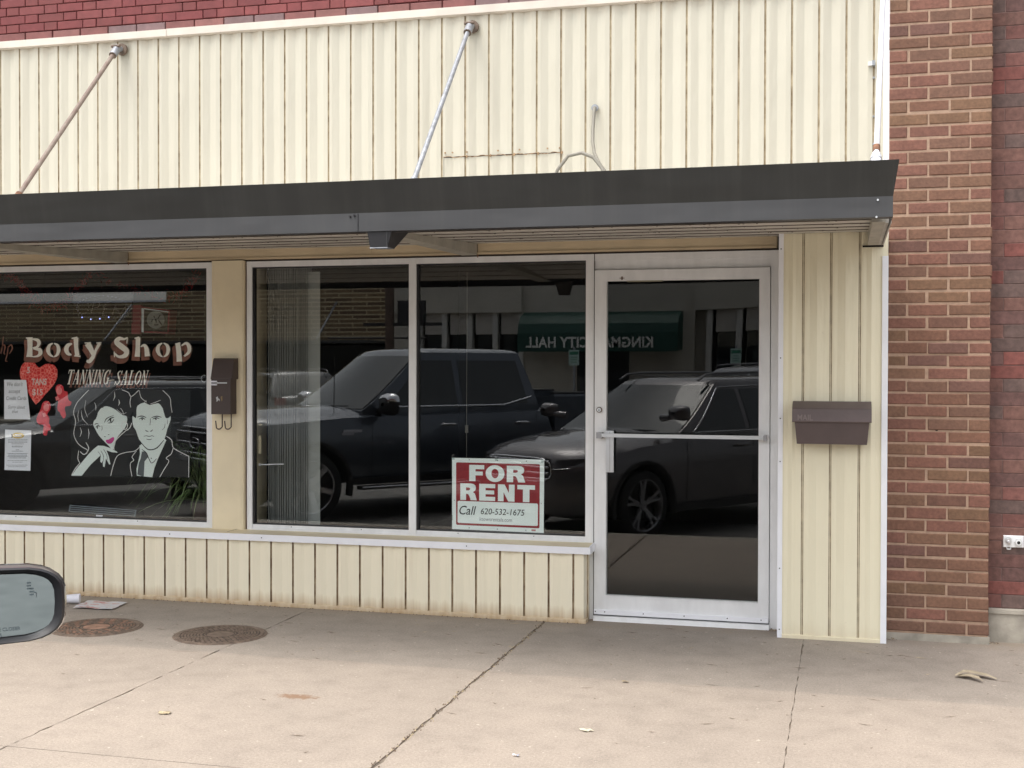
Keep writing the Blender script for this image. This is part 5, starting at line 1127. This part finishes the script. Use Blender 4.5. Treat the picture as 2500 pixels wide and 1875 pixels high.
        for s0 in sp['handles']:
            g = MB(); zz = sp['hz']; yy = sgn * (Wd * .985 + .030)
            g.tube([(X(s0 - .10), sgn * (Wd * .985 + .0), zz), (X(s0 - .085), yy - sgn * .006, zz + .004), (X(s0 - .04), yy, zz + .006), (X(s0 + .04), yy, zz + .006), (X(s0 + .09), yy - sgn * .004, zz + .004), (X(s0 + .11), sgn * (Wd * .985 + .0), zz)], [.010, .015, .016, .016, .015, .012], 10)
            g.build('door_handle', MT['chrome'] if sp.get('chromeh') else M_, t)
        # rocker
        g = MB(); g.box(X(wb + fo - r_ - .10), X(fo + r_ + .08), sgn * (Wd + .004) - (.06 if sgn > 0 else 0), sgn * (Wd + .004) + (.06 if sgn < 0 else 0), sp['sill'] - .09, sp['sill'] - .01); g.build('rocker_trim', MT['blackpl'], t)
    # wheels
    for ax in (0, -wb):
        for sgn in (-1, 1):
            wh = sp['wheelw'] / 2; yc = sgn * (Wd - wh - .015); g = MB(); yo = lambda d: yc + sgn * d
            prof = [(wh * -1, r_ * .62), (-wh, r_ * .90), (-wh * .8, r_ * .985), (-wh * .4, r_), (wh * .4, r_), (wh * .8, r_ * .985), (wh * .98, r_ * .92), (wh * 1.0, r_ * .74)]
            g.grid([[(ax + rad * math.cos(6.28318 * i / 40), yo(d), r_ + rad * math.sin(6.28318 * i / 40)) for i in range(41)] for d, rad in prof]); wl_ = g.build('wheel', MT['rubber'], t)
            g = MB(); ri = r_ * .73
            g.grid([[(ax + rad * math.cos(6.28318 * i / 40), yo(d), r_ + rad * math.sin(6.28318 * i / 40)) for i in range(41)] for d, rad in ((wh * .96, ri * 1.02), (wh * .99, ri), (wh * .9, ri * .965), (wh * .2, ri * .93))])
            g.grid([[(ax + rad * math.cos(6.28318 * i / 40), yo(wh * .15), r_ + rad * math.sin(6.28318 * i / 40)) for i in range(41)] for rad in (ri * .94, .01)], 1)
            ns = sp['spokes']
            for k_ in range(ns):
                for da in ((-.13, .13) if sp.get('split') else (0,)):
                    a = 6.28318 * k_ / ns + .25; a1 = a + da * 1.3; a0 = a + da * .3
                    w0, w1 = (.020, .017) if sp.get('split') else (.040, .034)
                    vs = []
                    for rad, aa, ww, dd in ((ri * .16, a0, w0 * 1.2, wh * .72), (ri * .60, (a0 + a1) / 2, w0, wh * .84), (ri * .97, a1, w1, wh * .93)):
                        c_, s_ = math.cos(aa), math.sin(aa)
                        for sg2, d2 in ((-1, dd - .02), (-.7, dd), (.7, dd), (1, dd - .02)): vs.append((ax + rad * c_ - ww * sg2 * s_, yo(d2), r_ + rad * s_ + ww * sg2 * c_))
                    g.add(vs, [(i, i + 1, i + 5, i + 4) for i in (0, 1, 2, 4, 5, 6)])
            g.tube([(ax, yo(wh * .6), r_), (ax, yo(wh * .78), r_)], ri * .19, 20)
            g.build('rim', [MT['rimb'] if sp.get('split') is None else MT['rim'], MT['blackpl']], wl_)
    # face: grille, lamps, emblem, bumper
    fz = sp['grille']; g = MB(); gw = fz[2]
    def nose(y, z, off):   # x on the nose at |y|
        for s in [i * .02 for i in range(60)]:
            if lerpt(sp['w'], s) * Wd >= abs(y) + .04: return X(s) + off
        return X(.5)
    rows = []
    for z in (fz[0], (fz[0] + fz[1]) / 2, fz[1]): rows.append([(nose(gw * (j / 8 - 1), z, .006) if j != 8 else nose(0, z, .006), gw * (j / 8 - 1), z) for j in range(17)])
    g.grid(rows, 0)
    for i in range(4 if not sp.get('bed') else 3):
        z = fz[0] + (fz[1] - fz[0]) * (i + .5) / (4 if not sp.get('bed') else 3); g.tube([(nose(gw * (j / 8 - 1), z, .012), gw * .94 * (j / 8 - 1), z) for j in range(17)], .014, 6, 1)
    rim_ = [(nose(gw * math.cos(i * .2618) * .98, 0, .012), gw * max(-1, min(1, 1.15 * math.cos(i * .2618))), (fz[0] + fz[1]) / 2 + (fz[1] - fz[0]) / 2 * max(-1, min(1, 1.3 * math.sin(i * .2618)))) for i in range(25)]; g.tube(rim_, .010, 6, 1)
    g.tube([(nose(0, 0, .03), .15 * math.cos(i * .2618), (fz[0] + fz[1]) / 2 + .062 * math.sin(i * .2618)) for i in range(25)], .008, 6, 1)
    g.build('grille', [MT['blackpl'], MT['chrome']], t)
    g = MB(); g.grid([[(nose(.78 * Wd * (j / 8 - 1), z, .008), .78 * Wd * (j / 8 - 1), z) for j in range(17)] for z in (sp['lowz'][0], sp['lowz'][1])]); g.build('lower_intake', MT['blackpl'], t)
    for sgn in (-1, 1):
        g = MB(); hz = sp['lampz']; P1, P2 = [], []
        for i in range(9):
            y = (gw + .02) + (Wd * .93 - gw - .02) * i / 8
            xx = nose(y, 0, .010) if i < 8 else nose(Wd * .93, 0, -.02) - .06
            xx -= .02 * i / 8; P1.append((xx, sgn * y, hz[0] + .03 * i / 8)); P2.append((xx - .03, sgn * y, hz[1] + .02 * i / 8))
        g.grid([P1, P2] if sgn > 0 else [P2, P1]); g.tube([(q[0] + .004, q[1], q[2] + .012) for q in P1], .006, 6, 1); g.build('headlight', [MT['lamp'], MT['chrome']], t)
        g = MB(); zt = sp['tail']; g.box(X(L - .02), X(L) + (-.012), sgn * Wd * .62 if sgn > 0 else -Wd * .9, sgn * Wd * .9 if sgn > 0 else -Wd * .62, zt[0], zt[1]); g.build('tail_light', MT['lampred'], t)
    # wipers
    g = MB()
    for y0, y1 in ((.55, -.10), (-.05, -.70)): g.tube([(X(G['f0'] + .02) + .02, y0 * Wd, G['z0'] + .015), (X(G['f0'] + .07) + .02, (y0 + y1) / 2 * Wd, G['z0'] + .045), (X(G['f0'] + .10) + .02, y1 * Wd, G['z0'] + .05)], .009, 5)
    g.build('wipers', MT['blackpl'], t)
    return t, X, side
suv = dict(fo=.93, L=4.78, W=1.93, wb=2.85, r=.365, wheelw=.245, gap=.050, sill=.36, spokes=5, split=True,
  w=[(0, .50), (.04, .66), (.12, .80), (.3, .92), (.6, .975), (1.2, 1.0), (3.6, 1.0), (4.3, .95), (4.65, .86), (4.78, .74)],
  h=[(0, .78), (.05, .90), (.2, .985), (.6, 1.05), (1.1, 1.10), (1.5, 1.13), (2.0, 1.15), (4.5, 1.15), (4.7, 1.10), (4.78, .98)],
  sh=[(0, .66), (.1, .76), (.4, .88), (1.0, .97), (1.6, 1.02), (4.4, 1.07), (4.78, .92)],
  b=[(0, .30), (.15, .25), (.5, .24), (4.3, .25), (4.78, .42)],
  gh=dict(z0=1.06, z1=1.615, w0=.905, w1=.680, f0=1.30, f1=2.18, r0=4.66, r1=4.05),
  sw=[(1.78, 2.62, 2.62, 2.34), (2.70, 3.58, 3.52, 2.70), (3.66, 4.25, 4.02, 3.60)], doors=[1.55, 2.66, 3.62], handles=[2.46, 3.42], hz=.93,
  grille=(.62, .86, .50), lowz=(.34, .50), lampz=(.74, .85), tail=(.88, 1.05))
pk = dict(fo=.96, L=5.90, W=2.03, wb=3.69, r=.41, wheelw=.275, gap=.075, sill=.50, spokes=6, bed=True, chromeh=True,
  w=[(0, .70), (.05, .80), (.15, .90), (.35, .97), (1.0, 1.0), (5.6, 1.0), (5.85, .98), (5.9, .97)],
  h=[(0, 1.08), (.06, 1.20), (.3, 1.27), (1.2, 1.31), (1.6, 1.32), (4.32, 1.33), (4.37, .80), (5.9, .80)],
  sh=[(0, .95), (.1, 1.06), (.5, 1.13), (1.5, 1.19), (4.32, 1.22), (4.37, .78), (5.9, .78)],
  b=[(0, .42), (.3, .36), (1.5, .42), (5.6, .46), (5.9, .52)],
  gh=dict(z0=1.27, z1=1.96, w0=.925, w1=.735, f0=1.50, f1=2.38, r0=4.30, r1=4.10),
  sw=[(1.98, 2.98, 2.98, 2.55), (3.06, 4.05, 3.95, 3.06)], doors=[1.72, 3.02, 4.10], handles=[2.80, 3.90], hz=1.08,
  grille=(.72, 1.08, .62), lowz=(.46, .62), lampz=(.80, 1.06), tail=(.95, 1.3))
def mirror(t, X, s, y, z, w_, h_, M_, chrome=False, face=0.0, writing=False):
    """right/left door mirror: shell, rim, glass. y<0 is the right side."""
    sg = -1 if y < 0 else 1
    out = []
    for i in range(28):   # rounded outline, wider at the outer end
        a = 6.28318 * i / 28; c_, s_ = math.cos(a), math.sin(a); ex = .50
        u = math.copysign(abs(c_) ** ex, c_); v_ = math.copysign(abs(s_) ** (.58), s_)
        v_ *= (1.0 if u > -.2 else .92); out.append((u * w_ / 2, v_ * h_ / 2 * (1 - .10 * max(0, u) ** 3)))
    rot = Matrix.Rotation(face, 3, 'Z'); c0 = Vector((X(s), y, z))
    def P(u, v_, d): return tuple(c0 + rot @ Vector((d, sg * u, v_)))
    g = MB(); rows = []
    for sc, d in ((1.0, 0), (1.04, .018), (1.02, .05), (.90, .085), (.62, .112), (.2, .124)): rows.append([P(u * sc, v_ * sc, d) for u, v_ in out])
    g.grid(rows, 0, closed=True); rows = [[P(u * sc, v_ * sc, d) for u, v_ in out] for sc, d in ((1.0, 0), (.96, -.006), (.91, -.002), (.84, .010))]; g.grid(rows, 1, closed=True)
    g.tube([P(-w_ * .45, -h_ * .28, .05), (X(s) + .0, y - sg * (w_ * .5 + .14), z - h_ * .38)], [.035, .045], 10, 0)
    if chrome: 
        rows = [[P(u * sc, max(v_, h_ * .12) * sc, d) for u, v_ in out] for sc, d in ((1.03, .0), (1.075, .02), (1.06, .055), (.95, .09), (.66, .12))]; g.grid(rows, 2, closed=True)
    mo = g.build('side_mirror', [M_, MT['blackpl'], MT['chrome']], t, 50)
    g = MB(); A = [P(u * .87, v_ * .82, .008) for u, v_ in out]; g.add(A, [list(range(28))]); g.build('mirror_glass', MT['mirror'], mo)
    if writing:
        g = MB()
        def wr(body, u0, v0, size, mi=0):
            vs, fs = text_mesh(body, size, lambda a_, b_: P(u0 + a_, v0 + b_, .0066), 0, .0002, 0, 'LEFT', 1.0); g.add(vs, [f_[::-1] for f_ in fs], mi)
        wr('OBJECTS IN MIRROR ARE CLOSER', -w_ * .38, -h_ * .335, .0095); wr('THAN THEY APPEAR', -w_ * .30, -h_ * .405, .0095)
        for (u, v_) in ((.235, .19), (.255, .11)): 
            for i in range(3): g.add([P(w_ * u - .004, h_ * v_ + .006 * i, .0066), P(w_ * u + .004, h_ * v_ + .006 * i, .0066), P(w_ * u + .004, h_ * v_ + .003 + .006 * i, .0066), P(w_ * u - .004, h_ * v_ + .003 + .006 * i, .0066)], [(0, 3, 2, 1)])
        g.tube([P(w_ * .25, h_ * .165, .0066), P(w_ * .29, h_ * .14, .0066), P(w_ * .29, h_ * .08, .0066)], .0009, 4)
        g.build('mirror_writing', mat('etched_grey', (.12, .15, .16), .6), mo)
    return mo
def head(th): return math.pi - R(th)
def axle(wx, wy, th, half):   # axle centre from the right front wheel's place
    return (wx - half * math.sin(R(th)), wy - half * math.cos(R(th)))
TH1, TH2 = 56.0, 50.0
t1, X1, _ = make_vehicle('parked_suv', suv, MT['paint_grey'], 'dark grey sport utility car whose right mirror shows at the lower left', 'car', 'cars parked at an angle to the kerb', axle(-2.05, -5.16, TH1, .86), head(TH1))
mirror(t1, X1, 1.42, -1.010, 1.305, .26, .155, MT['paint_grey'], False, R(6), True); mirror(t1, X1, 1.42, 1.01, 1.285, .24, .158, MT['paint_grey'])
for sgn in (-1, 1):
    g = MB(); g.tube([(X1(2.15), sgn * .60, 1.635), (X1(2.28), sgn * .60, 1.70), (X1(2.6), sgn * .60, 1.715), (X1(3.7), sgn * .60, 1.715), (X1(4.02), sgn * .60, 1.69), (X1(4.12), sgn * .60, 1.63)], .014, 8); g.build('roof_rail', MT['alum_rail'], t1)
t2, X2, _ = make_vehicle('pickup_truck', pk, MT['paint_blue'], 'dark blue crew cab pickup truck with chrome mirrors, reflected in the middle window', 'truck', None, axle(-5.92, -5.50, TH2, .92), head(TH2))
mirror(t2, X2, 1.90, -1.20, 1.345, .34, .25, MT['blackpl'], True); mirror(t2, X2, 1.98, 1.17, 1.345, .27, .22, MT['blackpl'], True)
g = MB()
for sgn in (-1, 1): g.prism([(.42, .0), (.42, .0)][:0] + [(sgn * 1.012, .55), (sgn * 1.018, 1.0), (sgn * 1.0, 1.40), (sgn * .985, 1.43), (sgn * .90, 1.43), (sgn * .90, .75), (sgn * .90, .55)] if sgn > 0 else [(-.90, .55), (-.90, 1.43), (-.985, 1.43), (-1.0, 1.40), (-1.018, 1.0), (-1.012, .55)], 'x', X2(5.88), X2(4.42))
g.box(X2(5.90), X2(5.82), -.95, .95, .60, 1.42); g.box(X2(4.50), X2(4.42), -.95, .95, .6, 1.40)
bedo = g.build('bed', MT['paint_blue'], t2)
me_cut = MB(); 
for sgn in (-1, 1): me_cut.tube([(-pk['wb'], sgn * .60, pk['r']), (-pk['wb'], sgn * 1.3, pk['r'])], pk['r'] + .075, 32)
for sgn in (-1, 1):
    g = MB(); g.tube([(X2(4.44), sgn * .94, 1.44), (X2(5.86), sgn * .94, 1.44)], .022, 8); g.build('bed_rail', MT['blackpl'], t2)
    g = MB(); g.box(X2(4.15), X2(1.55), sgn * 1.06 - .07, sgn * 1.06 + .07, .36, .40); g.tube([(X2(1.55), sgn * 1.13, .385), (X2(4.15), sgn * 1.13, .385)], .012, 6, 1); g.build('running_board', [MT['blackpl'], MT['chrome']], t2)
    g = MB(); g.box(X2(1.60), X2(1.36), sgn * 1.018 - .004, sgn * 1.018 + .004, 1.02, 1.055); g.box(X2(1.50), X2(1.34), sgn * 1.018 - .003, sgn * 1.018 + .003, .99, 1.02); g.build('fender_badge', MT['chrome'], t2)
g = MB(); g.tube([(X2(1.35), -.80, 1.22), (X2(1.36), -.80, 1.90)], .005, 6); g.build('aerial', MT['blackpl'], t2)
g = MB(); g.box(X2(-.04), X2(.10), -.86, .86, .50, .68); g.build('chrome_bumper', MT['chrome'], t2)
# third car: a copy of the first in black, further along the kerb
def recolour(t, m_from, m_to, data=True):
    for o in t.children_recursive:
        if o.type == 'MESH' and any(s_.material == m_from for s_ in o.material_slots):
            if data: o.data = o.data.copy()
            for i, mm in enumerate(o.data.materials):
                if mm == m_from: o.data.materials[i] = m_to
def car_copy(src, loc, rz, label, m_from=None, m_to=None, sc=1.0, group=None, z=ZS):
    c = copy_tree(src); c.location = (loc[0], loc[1], z); c.rotation_euler = (0, 0, rz); c.scale = (sc, sc, sc); c['label'] = label
    if group: c['group'] = group
    if m_from: recolour(c, m_from, m_to)
    return c
ax = axle(-9.4, -5.5, 50, .86)
ax = (ax[0] - .5, ax[1] - .1); c3 = car_copy(t1, ax, head(50), 'black car reflected behind the poster in the left window, nosed to the kerb', MT['paint_grey'], MT['paint_black'], .95)
recolour(c3, MT['rim'], MT['blackpl'])
FG = 'cars parked across the street'
car_copy(t1, (-3.2, -22.0), R(50 + 180), 'silver roofed car across the street reflected above the sport utility car', MT['paint_grey'], MT['paint_silver'], 1.06, FG)
car_copy(t1, (-5.2, -23.0), R(50 + 180), 'black car across the street reflected behind the pickup bed', MT['paint_grey'], MT['paint_black'], .92, FG)
car_copy(t1, (-14.5, -22.2), R(50 + 180), 'black car across the street reflected at the blind', MT['paint_grey'], MT['paint_black'], 1.0, FG)

# ---- city hall across the street
CH = empty('town_hall', (-6, -27.2, 0), 0, 'low pale town hall with a dark green entrance awning, reflected in the panes', 'building')
MT['stucco'] = mat('pale_stucco', (.50, .47, .41), .9, var=.10, scale=2); MT['panel_g'] = mat('grey_window_panel', (.48, .45, .41), .8, var=.08); MT['colm'] = mat('pale_mullion', (.60, .59, .56), .7)
YF = -27.2; OX = -6
g = MB(); g.box(-7.1, 10.5, -8, -.5, -.1, 5.2); g.box(-7.1, -3.0, -.5, .12, 3.12, 5.2); g.box(-3.0, 1.9, -.5, -.10, -.1, 5.2); g.box(1.9, 10.5, -.5, .12, 3.12, 5.2); g.box(-7.1, -6.2, -.5, -.05, -.1, 3.12)
g.build('wall', MT['stucco'], CH)
def bays(x0, x1, n):
    for i in range(n + 1):
        x = x0 + (x1 - x0) * i / n; g = MB(); g.box(x - .075, x + .075, -.5, -.02, 0, 3.12); g.box(x + .075, x + .17, -.5, -.30, 0, 3.12, 1); g.build('mullion', [MT['colm'], MT['blackgap']], CH)
    for i in range(n):
        a = x0 + (x1 - x0) * i / n + .17; b_ = x0 + (x1 - x0) * (i + 1) / n - .075; g = MB(); g.box(a, b_, -.48, -.09, 2.50, 3.12, 0); g.box(a, b_, -.48, -.28, 0, .5, 0); g.box(a + .05, b_ - .02, -.45, -.16, .5, 2.50, 1); g.build('window', [MT['panel_g'], MT['carglass']], CH)
bays(-6.15, -3.05, 4); bays(2.3, 10.2, 10)
g = MB(); MT['green'] = mat('green_canvas', (.007, .055, .040), .6, var=.12, scale=3)
prof = [(0, 3.12), (.35, 3.10), (.75, 2.98), (1.02, 2.76), (1.12, 2.5), (1.14, 1.98)]
ax0, ax1 = -2.85, 1.60
g.grid([[(ax0, y, z) for y, z in prof], [(ax1, y, z) for y, z in prof]], smooth=False)
g.add([(ax0, y, z) for y, z in prof] + [(ax0, 0, 2.05)], [list(range(7))]); g.add([(ax1, y, z) for y, z in prof] + [(ax1, 0, 2.05)], [list(range(6, -1, -1))])
aw = g.build('awning', MT['green'], CH)
vs, fs = text_mesh('KINGMAN CITY HALL', .40, lambda u, v_: (ax1 - .62 - u, 1.155, 2.10 + v_), 0, .012, 0, 'LEFT', .88, 1.05); g = MB(); g.add(vs, fs); g.build('awning_lettering', mat('white_canvas_paint', (.75, .75, .72), .7), aw)
g = MB(); g.box(-1.4, .1, -.12, -.06, 0, 2.0); g.box(-.67, -.63, -.06, -.04, 0, 2.0, 1); g.build('entrance_door', [MT['carglass'], MT['colm']], CH)
# ---- blond brick building
BB = empty('blond_brick_building', (-19.5, -27.6, 0), 0, 'blond brick building with dark shopfront, reflected left in the windows', 'building')
m, t, p, o = new_mat('blond_brick'); v = coords(t, 'World', (1, 1, 1)); br = t.nodes.new('ShaderNodeTexBrick')
sx = sep(t, v); cb = t.nodes.new('ShaderNodeCombineXYZ'); t.links.new(sx[0], cb.inputs[0]); t.links.new(sx[2], cb.inputs[1]); t.links.new(cb.outputs[0], br.inputs['Vector'])
br.inputs['Color1'].default_value = (.34, .24, .13, 1); br.inputs['Color2'].default_value = (.17, .11, .065, 1); br.inputs['Mortar'].default_value = (.62, .52, .34, 1); br.inputs['Scale'].default_value = 1; br.inputs['Brick Width'].default_value = .9; br.inputs['Row Height'].default_value = .13; br.inputs['Mortar Size'].default_value = .022
t.links.new(br.outputs[0], p.inputs['Base Color']); p.inputs['Roughness'].default_value = .9; MT['blond'] = m
g = MB(); g.box(-1.2, 6.35, -8, 0, 2.32, 5.4); g.box(-22, -1.2, -8, 0, 2.32, 3.58); g.build('wall', MT['blond'], BB)
g = MB(); g.box(-22, 6.35, -8, -1.4, -.1, 2.32); g.build('shopfront', MT['carglass'], BB)
g = MB(); g.box(-22, -1.2, -8, .06, 3.58, 3.64); g.build('coping', MT['trimw'], BB)
for x in (-20, -12, -4, 6.2): g = MB(); g.box(x, x + .15, -1.4, -.05, -.1, 2.32); g.build('post', MT['colm'], BB)
g = MB(); g.box(-22, 6.3, 0, 1.6, 2.24, 2.32); g.build('shop_awning', MT['fascia_lo'], BB)
for x in (4.6, -2.4, -9.4): g = MB(); g.tube([(x, .05, 3.5), (x, 1.55, 2.35)], .03, 8); g.build('awning_rod', MT['galv'], BB)
g = MB(); g.box(12.35, 12.7, -8, .05, 0, 5.4); g.build('corner_post', MT['stucco'], BB) if False else None
# end wall right of the town hall
EB = empty('corner_building', (10, -27.4, 0), 0, 'plain pale building right of the town hall across the street', 'building')
g = MB(); g.box(-5.4, 22, -8, 0, -.1, 5.6); g.build('wall', MT['stucco'], EB)
g = MB(); 
for x in (-3, 1, 5, 9): g.box(x, x + 2.2, -.02, .02, .6, 2.6)
g.build('window_band', MT['carglass'], EB)
# ---- signs on posts, lamp pole
def post_sign(x, y, lb, h=2.02):
    s_ = empty('parking_sign', (x, y, -.06), 0, lb, 'sign', 'small parking signs on posts across the street')
    g = MB(); g.tube([(0, 0, 0), (0, 0, h + .1)], .03, 8); g.build('post', MT['galv'], s_)
    g = MB(); g.box(-.13, .13, .03, .036, h - .36, h + .02, 0); g.box(-.11, .11, .0365, .038, h - .10, h - .02, 1); 
    for i in range(3): g.box(-.08, .08, .0365, .038, h - .17 - i * .06, h - .15 - i * .06, 1)
    g.build('sign_plate', [mat('sign_pale_green', (.45, .60, .55), .5), mat('sign_green', (.03, .22, .13), .5)], s_)
post_sign(-6.55, -22.9, 'pale green parking sign on a post below the reflected awning lettering'); post_sign(-2.65, -23.6, 'pale green parking sign reflected in the upper right of the door')
lp = empty('traffic_signal', (-11.3, -22.5, -.06), 0, 'dark signal head on a pole with cross bars, reflected beside the window mullion', 'signal')
g = MB(); g.tube([(0, 0, 0), (0, 0, 5.5)], .12, 12); g.build('pole', mat('wood_pole', (.13, .09, .07), .9), lp)
g = MB(); g.box(.25, .95, -.1, .1, 2.72, 3.3); g.box(-.7, 1.4, -.05, .05, 2.66, 2.74); g.build('signal_box', MT['blackpl'], lp)
g = MB(); g.tube([(-1.7, 0, 2.35), (1.0, 0, 2.35)], .025, 8); g.tube([(.78, 0, 0), (.78, 0, 2.7)], .05, 10); g.build('cross_bar', MT['blackpl'], lp)
